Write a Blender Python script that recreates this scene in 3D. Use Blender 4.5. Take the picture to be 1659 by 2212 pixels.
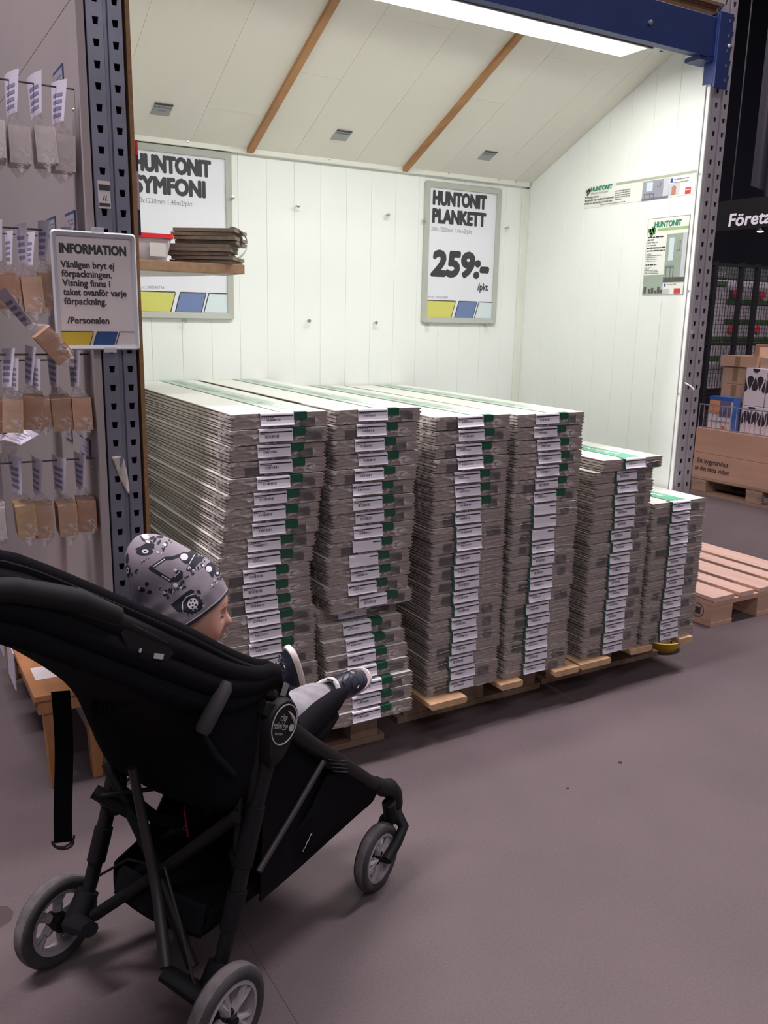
import bpy, bmesh, math, random
from mathutils import Vector, Matrix, noise
from mathutils.bvhtree import BVHTree
random.seed(7)
R = math.radians
sc = bpy.context.scene
for o in list(bpy.data.objects):
    bpy.data.objects.remove(o)
col = sc.collection

# ------------------------------------------------------------------ camera
CAM_H = 1.38
def cam_axes(pitch, roll, yaw):
    F = Vector((math.sin(yaw)*math.cos(pitch), math.cos(yaw)*math.cos(pitch), -math.sin(pitch)))
    r = Vector((math.cos(yaw), -math.sin(yaw), 0)); u = r.cross(F)
    return (math.cos(roll)*r+math.sin(roll)*u, -math.sin(roll)*r+math.cos(roll)*u, F)
cr, cu, cf = cam_axes(R(12.81), R(1.2086), R(30.7234))
cd = bpy.data.cameras.new('camera'); cam = bpy.data.objects.new('camera', cd); col.objects.link(cam)
cd.sensor_fit = 'VERTICAL'; cd.sensor_height = 36.0; cd.lens = 1862.32/2212*36.0
cd.clip_start = 0.05; cd.clip_end = 80
M = Matrix((( cr.x, cu.x, -cf.x, 0), (cr.y, cu.y, -cf.y, 0), (cr.z, cu.z, -cf.z, CAM_H), (0, 0, 0, 1)))
cam.matrix_world = M
sc.camera = cam

# ------------------------------------------------------------------ world, lamps, exposure
w = bpy.data.worlds.new('hall'); sc.world = w; w.use_nodes = True
bg = w.node_tree.nodes['Background']
bg.inputs[0].default_value = (0.78, 0.72, 0.80, 1); bg.inputs[1].default_value = 0.19
sc.view_settings.view_transform = 'Standard'; sc.view_settings.look = 'None'
sc.view_settings.gamma = 1.0; sc.view_settings.exposure = 0.0; sc.view_settings.use_curve_mapping = False

def area(name, loc, size, power, color, rot=(0, 0, 0), spread=180):
    l = bpy.data.lights.new(name, 'AREA'); l.shape = 'RECTANGLE'; l.size = size[0]; l.size_y = size[1]
    l.energy = power; l.color = color; l.spread = R(spread)
    o = bpy.data.objects.new(name, l); col.objects.link(o); o.location = loc; o.rotation_euler = rot
    return o
HALL = (1.0, 0.90, 0.93)
area('hall_lamp', (-0.4, -2.2, 6.0), (2.6, 0.5), 72, HALL)
area('hall_lamp', (3.2, -1.6, 6.0), (2.6, 0.5), 40, HALL)
area('hall_lamp', (4.8, 2.4, 6.0), (2.6, 0.5), 370, HALL)
area('hall_lamp', (7.0, 3.4, 6.0), (2.6, 0.5), 150, HALL)
area('hall_lamp', (-1.0, 2.2, 6.0), (2.6, 0.5), 330, HALL)
area('hall_lamp', (1.0, -4.6, 6.0), (2.6, 0.5), 75, HALL)
# the fluorescent fitting of the bay
FIX_X0, FIX_X1, FIX_Y0, FIX_Y1, FIX_Z = 0.98, 2.50, 2.425, 2.565, 2.33
area('fluorescent_light', ((FIX_X0+FIX_X1)/2, (FIX_Y0+FIX_Y1)/2+.005, FIX_Z+.012), (FIX_X1-FIX_X0-.06, .105), 18, (0.99, 1.0, 0.925))

# ------------------------------------------------------------------ helpers
class MB:
    def __init__(s): s.v = []; s.f = []; s.m = []
    def add(s, vs, fs, mi=0):
        b = len(s.v); s.v += [tuple(v) for v in vs]
        for f in fs: s.f.append(tuple(b+i for i in f)); s.m.append(mi)
        return s
    def box(s, x0, x1, y0, y1, z0, z1, mi=0):
        return s.add([(x0,y0,z0),(x1,y0,z0),(x1,y1,z0),(x0,y1,z0),(x0,y0,z1),(x1,y0,z1),(x1,y1,z1),(x0,y1,z1)],
              [(3,2,1,0),(4,5,6,7),(0,1,5,4),(1,2,6,5),(2,3,7,6),(3,0,4,7)], mi)
    def obox(s, c, ax, ay, az, hx, hy, hz, mi=0):
        c = Vector(c); X = Vector(ax).normalized()*hx; Y = Vector(ay).normalized()*hy; Z = Vector(az).normalized()*hz
        vs = [c+a*X+b*Y+d*Z for d in (-1,1) for (a,b) in ((-1,-1),(1,-1),(1,1),(-1,1))]
        return s.add(vs, [(3,2,1,0),(4,5,6,7),(0,1,5,4),(1,2,6,5),(2,3,7,6),(3,0,4,7)], mi)
    def prism(s, poly, axis, a, b, mi=0, side=None):
        n = len(poly)
        def P(p, t):
            return (t,p[0],p[1]) if axis=='x' else ((p[0],t,p[1]) if axis=='y' else (p[0],p[1],t))
        vs = [P(p,a) for p in poly]+[P(p,b) for p in poly]
        base = len(s.v); s.v += vs
        s.f.append(tuple(base+i for i in reversed(range(n)))); s.m.append(mi)
        s.f.append(tuple(base+n+i for i in range(n))); s.m.append(mi)
        for i in range(n):
            j = (i+1) % n
            s.f.append((base+i, base+j, base+n+j, base+n+i)); s.m.append(mi if side is None else side[i])
        return s
    def tube(s, pts, r, n=10, mi=0, cap=True, flat=None):
        pts = [Vector(p) for p in pts]; k = len(pts)
        rs = r if isinstance(r, (list, tuple)) else [r]*k
        t0 = (pts[1]-pts[0]).normalized()
        ref = Vector((0,0,1)) if abs(t0.z) < .9 else Vector((1,0,0))
        nrm = (ref - t0*ref.dot(t0)).normalized()
        rings = []
        for i in range(k):
            t = (pts[min(i+1,k-1)]-pts[max(i-1,0)]).normalized()
            nrm = (nrm - t*nrm.dot(t)).normalized(); bn = t.cross(nrm)
            fl = flat if flat else (1, 1)
            ring = []
            for j in range(n):
                a = 2*math.pi*j/n
                ring.append(pts[i]+nrm*math.cos(a)*rs[i]*fl[0]+bn*math.sin(a)*rs[i]*fl[1])
            rings.append(ring)
        vs = [v for rg in rings for v in rg]; fs = []
        for i in range(k-1):
            for j in range(n):
                j2 = (j+1) % n
                fs.append((i*n+j, i*n+j2, (i+1)*n+j2, (i+1)*n+j))
        if cap:
            fs.append(tuple(reversed(range(n)))); fs.append(tuple((k-1)*n+j for j in range(n)))
        return s.add(vs, fs, mi)
    def lathe(s, prof, c, axis, n=24, mi=0):
        c = Vector(c); ax = Vector(axis).normalized()
        ref = Vector((0,0,1)) if abs(ax.z) < .9 else Vector((1,0,0))
        e1 = (ref-ax*ref.dot(ax)).normalized(); e2 = ax.cross(e1)
        vs = []; k = len(prof)
        for (r, t) in prof:
            for j in range(n):
                a = 2*math.pi*j/n
                vs.append(c+ax*t+e1*math.cos(a)*r+e2*math.sin(a)*r)
        fs = []
        for i in range(k-1):
            for j in range(n):
                j2 = (j+1) % n
                fs.append((i*n+j, i*n+j2, (i+1)*n+j2, (i+1)*n+j))
        if prof[0][0] > 1e-6: fs.append(tuple(reversed(range(n))))
        if prof[-1][0] > 1e-6: fs.append(tuple((k-1)*n+j for j in range(n)))
        return s.add(vs, fs, mi)
    def ring(s, prof, c, axis, n=32, mi=0):
        """closed profile of revolution: prof is a loop of (r, t)"""
        c = Vector(c); ax = Vector(axis).normalized()
        ref = Vector((0,0,1)) if abs(ax.z) < .9 else Vector((1,0,0))
        e1 = (ref-ax*ref.dot(ax)).normalized(); e2 = ax.cross(e1); k = len(prof)
        vs = [c+ax*t+e1*math.cos(2*math.pi*j/n)*r+e2*math.sin(2*math.pi*j/n)*r for (r, t) in prof for j in range(n)]
        fs = [(i*n+j, i*n+(j+1) % n, ((i+1) % k)*n+(j+1) % n, ((i+1) % k)*n+j) for i in range(k) for j in range(n)]
        return s.add(vs, fs, mi)
    def grid(s, fn, nu, nv, mi=0, closeu=False, mfn=None):
        vs = [fn(i/nu if not closeu else i/nu, j/nv) for j in range(nv+1) for i in range(nu if closeu else nu+1)]
        w_ = nu if closeu else nu+1
        base = len(s.v); s.v += [tuple(v) for v in vs]
        for j in range(nv):
            for i in range(nu):
                i2 = (i+1) % w_
                s.f.append((base+j*w_+i, base+j*w_+i2, base+(j+1)*w_+i2, base+(j+1)*w_+i))
                s.m.append(mfn(i, j) if mfn else mi)
        return s
    def quad(s, a, b, c, d, mi=0): return s.add([a,b,c,d], [(0,1,2,3)], mi)
    def mesh(s, name, mats, smooth=None):
        me = bpy.data.meshes.new(name); me.from_pydata(s.v, [], s.f)
        for m in (mats if isinstance(mats, (list, tuple)) else [mats]): me.materials.append(m)
        me.polygons.foreach_set('material_index', s.m)
        if smooth is not None:
            me.polygons.foreach_set('use_smooth', [True]*len(s.f))
            me.update(); me.set_sharp_from_angle(angle=R(smooth))
        me.update()
        bm = bmesh.new(); bm.from_mesh(me); bmesh.ops.recalc_face_normals(bm, faces=bm.faces); bm.to_mesh(me); bm.free()
        return me

def new(name, data, parent=None, world=None):
    o = bpy.data.objects.new(name, data); col.objects.link(o)
    if parent is not None:
        o.parent = parent
        if world is not None:
            o.matrix_parent_inverse = parent_matrix(parent).inverted()
    return o
def parent_matrix(p):
    m = p.matrix_basis.copy()
    q = p
    while q.parent is not None:
        m = q.parent.matrix_basis @ q.matrix_parent_inverse @ m; q = q.parent
    return m
def obj(name, mb, mats, parent=None, smooth=None, world=True, bevel=None, subsurf=None, solid=None):
    o = new(name, mb.mesh(name, mats, smooth), parent, True if (world and parent is not None) else None)
    if solid:
        md = o.modifiers.new('solid', 'SOLIDIFY'); md.thickness = solid; md.offset = 0
    if bevel:
        md = o.modifiers.new('bevel', 'BEVEL'); md.width = bevel; md.segments = 2; md.limit_method = 'ANGLE'; md.angle_limit = R(40)
    if subsurf:
        md = o.modifiers.new('sub', 'SUBSURF'); md.levels = subsurf; md.render_levels = subsurf
    return o
def tag(o, label=None, cat=None, group=None, kind=None):
    if label: o['label'] = label
    if cat: o['category'] = cat
    if group: o['group'] = group
    if kind: o['kind'] = kind
    return o
def thing(name, label, cat, loc=(0,0,0), rotz=0, group=None):
    o = bpy.data.objects.new(name, None); col.objects.link(o); o.empty_display_size = .05
    o.location = loc; o.rotation_euler = (0, 0, rotz)
    return tag(o, label, cat, group)
def copy_tree(o, parent=None):
    c = o.copy(); col.objects.link(c)
    if parent is not None: c.parent = parent
    for ch in list(o.children): copy_tree(ch, c)
    return c

FONT_CACHE = {}
def text_mesh(body, size, mat, bold=0.0, sx=1.0, shear=0.0, align='LEFT', spacing=1.0, fit=None, cap=None):
    """lettering as a mesh in its own XY plane, baseline at y=0; fit = overall width, cap = height of the capitals"""
    cu_ = bpy.data.curves.new('lettering', 'FONT'); cu_.body = body; cu_.size = size
    cu_.shear = shear; cu_.align_x = align; cu_.space_character = spacing; cu_.resolution_u = 3
    t = bpy.data.objects.new('lettering', cu_); col.objects.link(t)
    dg = bpy.context.evaluated_depsgraph_get(); dg.update()
    me = bpy.data.meshes.new_from_object(t.evaluated_get(dg)); col.objects.unlink(t); bpy.data.objects.remove(t); bpy.data.curves.remove(cu_)
    vs = [v.co.copy() for v in me.vertices]; fs = [tuple(p.vertices) for p in me.polygons]
    if fit:
        a = min(v.x for v in vs); b = max(v.x for v in vs); sx = (fit-2*bold*size)/(b-a); x0 = 0 if align == 'LEFT' else -(fit/2)
        for v in vs: v.x = x0+bold*size+(v.x-a)*sx
    else:
        for v in vs: v.x *= sx
    if cap:
        h = max(v.y for v in vs); k = (cap-bold*size)/h
        for v in vs: v.y *= k
    mb = MB(); r = bold*size
    offs = [(0,0)] if not r else [(r*math.cos(q*math.pi/8), r*math.sin(q*math.pi/8)+r*.3) for q in range(16 if size > .02 else 6)]
    for q, (dx, dy) in enumerate(offs): mb.add([(v.x+dx, v.y+dy, v.z+.00003*q) for v in vs], fs)
    bpy.data.meshes.remove(me)
    me = bpy.data.meshes.new('lettering'); me.from_pydata(mb.v, [], mb.f); me.materials.append(mat); me.update()
    return me
def text(name, body, size, mat, origin, ux, uy, parent, **k):
    """place lettering at a world point with world reading direction ux and up direction uy"""
    me = text_mesh(body, size, mat, **k)
    X = Vector(ux).normalized(); Y = Vector(uy).normalized(); Z = X.cross(Y); O = Vector(origin)
    me.transform(Matrix(((X.x,Y.x,Z.x,O.x),(X.y,Y.y,Z.y,O.y),(X.z,Y.z,Z.z,O.z),(0,0,0,1))))
    return new(name, me, parent, True if parent is not None else None)

# ------------------------------------------------------------------ materials
def mat(name, color, rough=.6, metal=0.0, spec=.5, noise_amt=0.0, noise_scale=20.0, color2=None, bump=0.0, bump_scale=60.0,
        stretch=None, emit=None, emit_s=0.0, alpha=None, detail=4.0, coat=0.0, sheen=0.0, sss=0.0):
    m = bpy.data.materials.new(name); m.use_nodes = True
    nt = m.node_tree; b = nt.nodes['Principled BSDF']
    c = tuple(color)+(1,) if len(color) == 3 else color
    b.inputs['Base Color'].default_value = c; b.inputs['Roughness'].default_value = rough
    b.inputs['Metallic'].default_value = metal; b.inputs['Specular IOR Level'].default_value = spec
    if coat: b.inputs['Coat Weight'].default_value = coat
    if sheen: b.inputs['Sheen Weight'].default_value = sheen
    if sss:
        b.inputs['Subsurface Weight'].default_value = sss; b.inputs['Subsurface Radius'].default_value = (.012,.005,.003); b.inputs['Subsurface Scale'].default_value = 1.0
    if emit:
        b.inputs['Emission Color'].default_value = tuple(emit)+(1,); b.inputs['Emission Strength'].default_value = emit_s
    if alpha is not None: b.inputs['Alpha'].default_value = alpha
    if noise_amt or color2 or bump:
        tc = nt.nodes.new('ShaderNodeTexCoord'); mp = nt.nodes.new('ShaderNodeMapping')
        nt.links.new(tc.outputs['Object'], mp.inputs[0])
        if stretch: mp.inputs['Scale'].default_value = stretch
        if noise_amt or color2:
            nz = nt.nodes.new('ShaderNodeTexNoise'); nz.inputs['Scale'].default_value = noise_scale; nz.inputs['Detail'].default_value = detail
            nt.links.new(mp.outputs[0], nz.inputs[0])
            rp = nt.nodes.new('ShaderNodeValToRGB')
            c2 = tuple(color2)+(1,) if color2 else tuple(max(0, x*(1-noise_amt)) for x in c[:3])+(1,)
            rp.color_ramp.elements[0].position = .32; rp.color_ramp.elements[1].position = .68
            rp.color_ramp.elements[0].color = c2; rp.color_ramp.elements[1].color = c
            nt.links.new(nz.outputs['Fac'], rp.inputs[0]); nt.links.new(rp.outputs[0], b.inputs['Base Color'])
        if bump:
            n2 = nt.nodes.new('ShaderNodeTexNoise'); n2.inputs['Scale'].default_value = bump_scale; n2.inputs['Detail'].default_value = 5
            nt.links.new(mp.outputs[0], n2.inputs[0])
            bp = nt.nodes.new('ShaderNodeBump'); bp.inputs['Strength'].default_value = bump; bp.inputs['Distance'].default_value = .002
            nt.links.new(n2.outputs['Fac'], bp.inputs['Height']); nt.links.new(bp.outputs[0], b.inputs['Normal'])
    return m
def film_mat(name, tint=(.93,.92,.92), base=(.62,.60,.60), lo=.12, hi=.55, scale=18, stretch=(1,1,3), rough=.22, thr=(.45,.75), rotz=0.6, crease=.07):
    """thin plastic: clear with whitish wrinkle streaks"""
    m = bpy.data.materials.new(name); m.use_nodes = True; nt = m.node_tree
    for n in list(nt.nodes): nt.nodes.remove(n)
    out = nt.nodes.new('ShaderNodeOutputMaterial'); mix = nt.nodes.new('ShaderNodeMixShader')
    tr = nt.nodes.new('ShaderNodeBsdfTransparent'); tr.inputs[0].default_value = tint+(1,)
    pr = nt.nodes.new('ShaderNodeBsdfPrincipled'); pr.inputs['Base Color'].default_value = base+(1,); pr.inputs['Roughness'].default_value = rough
    tc = nt.nodes.new('ShaderNodeTexCoord'); mp = nt.nodes.new('ShaderNodeMapping'); mp.inputs['Scale'].default_value = stretch; mp.inputs['Rotation'].default_value = (0, rotz, 0)
    nz = nt.nodes.new('ShaderNodeTexNoise'); nz.inputs['Scale'].default_value = scale; nz.inputs['Detail'].default_value = 5; nz.inputs['Distortion'].default_value = 1.2
    # thin bright creases where the noise crosses its middle value, plus broader cloudy patches
    sb = nt.nodes.new('ShaderNodeMath'); sb.operation = 'SUBTRACT'; sb.inputs[1].default_value = .5
    ab = nt.nodes.new('ShaderNodeMath'); ab.operation = 'ABSOLUTE'
    cr_ = nt.nodes.new('ShaderNodeMapRange'); cr_.inputs['From Min'].default_value = crease; cr_.inputs['From Max'].default_value = 0.0; cr_.inputs['To Max'].default_value = hi
    n2 = nt.nodes.new('ShaderNodeTexNoise'); n2.inputs['Scale'].default_value = scale*.45; n2.inputs['Detail'].default_value = 2
    m2 = nt.nodes.new('ShaderNodeMapRange'); m2.inputs['From Min'].default_value = .42; m2.inputs['From Max'].default_value = .60
    mu = nt.nodes.new('ShaderNodeMath'); mu.operation = 'MULTIPLY'
    mr = nt.nodes.new('ShaderNodeMath'); mr.operation = 'ADD'; mr.inputs[1].default_value = lo; mr.use_clamp = True
    nt.links.new(nz.outputs['Fac'], sb.inputs[0]); nt.links.new(sb.outputs[0], ab.inputs[0]); nt.links.new(ab.outputs[0], cr_.inputs[0])
    nt.links.new(mp.outputs[0], n2.inputs[0]); nt.links.new(n2.outputs['Fac'], m2.inputs[0])
    nt.links.new(cr_.outputs[0], mu.inputs[0]); nt.links.new(m2.outputs[0], mu.inputs[1]); nt.links.new(mu.outputs[0], mr.inputs[0])
    bp = nt.nodes.new('ShaderNodeBump'); bp.inputs['Strength'].default_value = .8; bp.inputs['Distance'].default_value = .004
    nt.links.new(tc.outputs['Object'], mp.inputs[0]); nt.links.new(mp.outputs[0], nz.inputs[0])
    nt.links.new(nz.outputs['Fac'], bp.inputs['Height']); nt.links.new(bp.outputs[0], pr.inputs['Normal'])
    nt.links.new(mr.outputs[0], mix.inputs[0]); nt.links.new(tr.outputs[0], mix.inputs[1]); nt.links.new(pr.outputs[0], mix.inputs[2])
    nt.links.new(mix.outputs[0], out.inputs[0])
    return m

MT = {}
MT['panel_white'] = mat('white_painted_board', (.89,.905,.89), .55, noise_amt=.03, noise_scale=3)
MT['ceil_white'] = mat('ceiling_board', (.80,.765,.69), .6, noise_amt=.03, noise_scale=3)
MT['moulding'] = mat('moulding_paint', (.80,.80,.74), .5)
MT['backing'] = mat('joint_shadow_backing', (.52,.52,.47), .9)
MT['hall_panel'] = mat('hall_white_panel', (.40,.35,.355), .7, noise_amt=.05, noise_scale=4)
MT['batten'] = mat('pine_batten', (.46,.22,.085), .55, noise_amt=.25, noise_scale=30, stretch=(1,.06,1))
MT['galv'] = mat('galvanised_steel', (.31,.32,.40), .42, metal=.75, noise_amt=.18, noise_scale=14)
MT['shade_mid'] = mat('hole_shade_pale', (.13,.12,.14), .7)  # lighter painted shade for the holes of the right upright
MT['shade_dark'] = mat('hole_shade_dark', (.02,.02,.025), .7)  # near-black colour paints the shade inside the left upright's holes
MT['galv_r'] = mat('galvanised_steel_pale', (.50,.46,.50), .55, metal=.25, noise_amt=.12, noise_scale=14)
MT['chip'] = mat('chipboard_edge', (.34,.19,.09), .8, noise_amt=.3, noise_scale=80)
MT['beam'] = mat('blue_enamel', (.018,.04,.17), .42, noise_amt=.15, noise_scale=9)
MT['fix_white'] = mat('fixture_enamel', (.82,.82,.82), .35)
MT['fix_grey'] = mat('fixture_side', (.34,.31,.31), .5)
MT['tube'] = mat('lamp_tube', (1,1,1), .4, emit=(.96,1,.93), emit_s=9)
MT['screw'] = mat('screw_zinc', (.55,.55,.55), .35, metal=.9)
MT['black'] = mat('print_black', (.02,.02,.024), .6)
MT['ink'] = mat('print_dark_grey', (.045,.043,.05), .6)
MT['ink_light'] = mat('print_grey', (.25,.24,.27), .6)
MT['paper'] = mat('sign_paper', (.80,.80,.88), .6)
MT['paper_hall'] = mat('notice_paper', (.72,.66,.66), .6)
MT['frame_grey'] = mat('sign_frame_plastic', (.47,.48,.44), .45)
MT['frame_info'] = mat('notice_frame_plastic', (.47,.49,.53), .4)
MT['yellow'] = mat('print_yellow', (.66,.63,.16), .6)
MT['yellow_info'] = mat('notice_yellow', (.62,.47,.045), .6)
MT['blue'] = mat('print_blue', (.16,.22,.43), .6)
MT['blue_info'] = mat('notice_blue', (.025,.08,.25), .6)
MT['pale_blue'] = mat('print_pale_blue', (.68,.77,.80), .6)
MT['clip'] = mat('clear_clip', (.8,.8,.85), .2, alpha=.45)
MT['wood'] = mat('pine_board', (.66,.42,.24), .65, noise_amt=.28, noise_scale=22, stretch=(1,.08,1))
MT['wood_x'] = mat('pine_board_across', (.45,.26,.14), .65, noise_amt=.3, noise_scale=22, stretch=(.08,1,1))
MT['wood_old'] = mat('weathered_pine', (.46,.31,.22), .75, noise_amt=.35, noise_scale=22, stretch=(1,.08,1))
MT['wood_pink'] = mat('pallet_pine', (.80,.54,.44), .7, noise_amt=.2, noise_scale=20, stretch=(1,.07,1))
MT['wood_bench'] = mat('bench_wood', (.44,.20,.085), .5, noise_amt=.25, noise_scale=20, stretch=(1,.1,.3))
MT['green_print'] = mat('print_green', (.02,.24,.13), .6)
MT['green_leaf'] = mat('print_leaf', (.13,.32,.12), .6, noise_amt=.5, noise_scale=90)
MT['leaf_grey'] = mat('print_leaf_grey', (.24,.28,.20), .6, noise_amt=.5, noise_scale=90)
MT['green_bar'] = mat('print_green_bar', (.36,.50,.24), .6)
MT['grey_bar'] = mat('print_bar_grey', (.43,.47,.36), .6)
MT['red_print'] = mat('print_red', (.62,.05,.07), .55)
# ================================================================== the setting
XL, XR, YF, YB = .645, 2.80, 2.39, 3.42
def floor_material():
    m = bpy.data.materials.new('polished_concrete'); m.use_nodes = True; nt = m.node_tree; b = nt.nodes['Principled BSDF']
    tc = nt.nodes.new('ShaderNodeTexCoord')
    n1 = nt.nodes.new('ShaderNodeTexNoise'); n1.inputs['Scale'].default_value = 1.7; n1.inputs['Detail'].default_value = 6; n1.inputs['Roughness'].default_value = .6
    n2 = nt.nodes.new('ShaderNodeTexNoise'); n2.inputs['Scale'].default_value = 160; n2.inputs['Detail'].default_value = 3
    r1 = nt.nodes.new('ShaderNodeValToRGB'); r1.color_ramp.elements[0].position = .3; r1.color_ramp.elements[1].position = .72
    r1.color_ramp.elements[0].color = (.104,.082,.087,1); r1.color_ramp.elements[1].color = (.127,.101,.108,1)
    r2 = nt.nodes.new('ShaderNodeValToRGB'); r2.color_ramp.elements[0].position = .3; r2.color_ramp.elements[1].position = .7
    r2.color_ramp.elements[0].color = (.86,.86,.86,1); r2.color_ramp.elements[1].color = (1.08,1.06,1.07,1)
    mx = nt.nodes.new('ShaderNodeMix'); mx.data_type = 'RGBA'; mx.blend_type = 'MULTIPLY'; mx.inputs[0].default_value = .8
    for n in (n1, n2): nt.links.new(tc.outputs['Object'], n.inputs[0])
    nt.links.new(n1.outputs['Fac'], r1.inputs[0]); nt.links.new(n2.outputs['Fac'], r2.inputs[0])
    nt.links.new(r1.outputs[0], mx.inputs[6]); nt.links.new(r2.outputs[0], mx.inputs[7]); nt.links.new(mx.outputs[2], b.inputs['Base Color'])
    # gloss varies with wear
    mr = nt.nodes.new('ShaderNodeMapRange'); mr.inputs['To Min'].default_value = .50; mr.inputs['To Max'].default_value = .72
    nt.links.new(n1.outputs['Fac'], mr.inputs[0]); nt.links.new(mr.outputs[0], b.inputs['Roughness'])
    b.inputs['Specular IOR Level'].default_value = .14
    bp = nt.nodes.new('ShaderNodeBump'); bp.inputs['Strength'].default_value = .12; bp.inputs['Distance'].default_value = .001
    nt.links.new(n2.outputs['Fac'], bp.inputs['Height']); nt.links.new(bp.outputs[0], b.inputs['Normal'])
    return m
MT['floor'] = floor_material()
fl = MB().box(-8, .6103, -8, 12, -.1, 0).box(.6117, 14, -8, 12, -.1, 0).box(.60, .62, -8, 12, -.1, -.0008)
floor = tag(obj('floor', fl, MT['floor']), 'grey polished concrete floor with a saw cut joint', kind='structure')

def plank_poly(a, b, y0, y1, c=.0011):
    return [(a,y1),(a,y0+c),(a+c,y0),(b-c,y0),(b,y0+c),(b,y1)]
def ceil_z(y): return 2.01+.475*(3.40-y)

# back wall: tongue and groove boards on a backing
wb = tag(obj('wall_back', MB().box(XL-.04, XR+.05, YB+.010, YB+.03, 0, 2.10), MT['backing']), 'back wall of white grooved wall boards behind the stacks', kind='structure')
x = 1.205-.122*5
while x < XR:
    a, b_ = max(x, XL), min(x+.122, XR)
    if b_-a > .02:
        obj('plank', MB().prism(plank_poly(a+.0003, b_-.0003, YB, YB+.010), 'z', 0, 2.08), MT['panel_white'], wb)
    x += .122
# right wall
wr = tag(obj('wall_right', MB().prism([(YF,0),(YB+.03,0),(YB+.03,ceil_z(YB+.03)+.02),(2.5,2.47),(YF,2.47)], 'x', XR+.010, XR+.022), MT['panel_white']), 'right side wall of white grooved boards under the sloping ceiling', kind='structure')
y = 2.783-.122*4
while y < YB:
    a, b_ = max(y, YF+.012), min(y+.122, YB)
    if b_-a > .02:
        mb = MB(); c = .0011; a += .0003; b_ -= .0003
        top = lambda yy: min(2.46, ceil_z(yy)+.02)
        pl = [(XR+.010,a),(XR+c,a),(XR,a+c),(XR,b_-c),(XR+c,b_),(XR+.010,b_)]
        n = len(pl); vs = [(p[0],p[1],0) for p in pl]+[(p[0],p[1],top(p[1])) for p in pl]
        fs = [tuple(range(n)), tuple(n+i for i in range(n))]+[(i,(i+1)%n,n+(i+1)%n,n+i) for i in range(n)]
        mb.add(vs, fs); obj('plank', mb, MT['panel_white'], wr)
    y += .122
# edge strip on the front of the right wall, screws
tr = tag(obj('trim_1', MB().box(XR-.012, XR-.0045, YF-.004, YF+.0115, 0, 2.30), MT['panel_white'], bevel=.003), 'white edge strip at the front of the right wall', kind='structure')
for z in (1.93, 1.10, 1.50): obj('screw', MB().lathe([(.0,-.0035),(.004,-.003),(.0045,0)], (XR-.012, YF+.006, z), (1,0,0), 10), MT['screw'], tr)
# corner strip between back wall and right wall
tag(obj('trim_2', MB().box(XR-.040, XR-.0005, YB-.010, YB-.0005, 0, 1.985), MT['moulding'], bevel=.002), 'white corner strip between the back and the right wall', kind='structure')
# moulding along the top of the back wall
t3 = tag(obj('trim_3', MB().prism([(YB-.022,1.992),(YB,1.992),(YB,2.040),(YB-.010,2.028),(YB-.022,2.022)], 'x', XL, XR-.01), MT['moulding'], bevel=.002), 'white moulding along the top of the back wall', kind='structure')
for xx in (1.12, 1.72, 2.32, 2.60, 2.70): obj('screw', MB().lathe([(.0,-.003),(.004,-.0025),(.0045,0)], (xx, YB-.022, 2.008), (0,1,0), 10), MT['screw'], t3)
# screws left in the back wall
for (xx, zz) in ((1.578,1.813),(2.009,1.810),(1.629,1.353),(1.958,1.350),(1.295,1.822),(2.668,1.799),(2.200,1.803),(2.236,1.345),(2.576,1.345),(1.09,1.345)):
    obj('screw', MB().tube([(xx,YB+.002,zz),(xx,YB-.022,zz)], .0028, 8).lathe([(.0032,0),(.0075,-.004),(.0075,-.006),(.0,-.007)], (xx,YB-.020,zz), (0,1,0), 10), MT['screw'], wb)
# left wall of the bay (its edge shows as raw chipboard)
wl = tag(obj('wall_left', MB().prism([(YF-.004,0),(YB,0),(YB,2.03),(2.5,2.47),(YF-.004,2.6)], 'x', .6345, .6455), MT['chip']), 'left side wall of the bay with a raw chipboard edge', kind='structure')
x = 0
obj('plank', MB().prism([(YF+.004,0),(YB-.001,0),(YB-.001,2.02),(2.5,2.44),(YF+.004,2.47)], 'x', .6456, .6475), MT['panel_white'], wl)
# sloping ceiling: boards in three fields between two battens
sl = math.atan(.475)
cl = tag(obj('ceiling', MB().prism([(YB+.02,ceil_z(YB+.02)+.011),(YB+.02,ceil_z(YB+.02)+.03),(YF-.02,ceil_z(YF-.02)+.03),(YF-.02,ceil_z(YF-.02)+.011)], 'x', XL, XR+.01), MT['backing']), 'sloping ceiling of pale boards between wooden battens', kind='structure')
def ceil_board(x0, x1, y0, y1):
    g = .0005
    mb = MB().prism([(y0+g,ceil_z(y0)),(y1-g,ceil_z(y1)),(y1-g,ceil_z(y1)+.011),(y0+g,ceil_z(y0)+.011)], 'x', x0+g, x1-g)
    obj('board', mb, MT['ceil_white'], cl)
Y0 = YF+.002
for (x0, x1, joints) in ((XL,.83,(2.9,)),(.83,1.133,(2.62,)),(1.133,1.37,(3.215,)),(1.37,1.56,(2.989,)),(1.56,1.843,(2.70,)),(1.843,2.09,(3.228,)),
                         (2.09,2.281,(2.968,)),(2.281,2.56,(2.72,)),(2.56,2.70,(3.25,)),(2.70,2.799,(2.9,))):
    ys = [Y0]+list(joints)+[YB-.002]
    for i in range(len(ys)-1): ceil_board(x0, x1, ys[i], ys[i+1])
for xx, nm in ((1.371, 'the left one, between the two price signs'), (2.089, 'the right one, ending above the right price sign')):
    mb = MB().prism([(2.575,ceil_z(2.575)-.0005),(3.396,ceil_z(3.396)-.0005),(3.396,ceil_z(3.396)-.018),(2.575,ceil_z(2.575)-.018)], 'x', xx-.013, xx+.013)
    tag(obj('batten', mb, MT['batten']), 'brown wooden ceiling batten, '+nm, 'batten', 'battens on the sloping ceiling')

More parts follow.
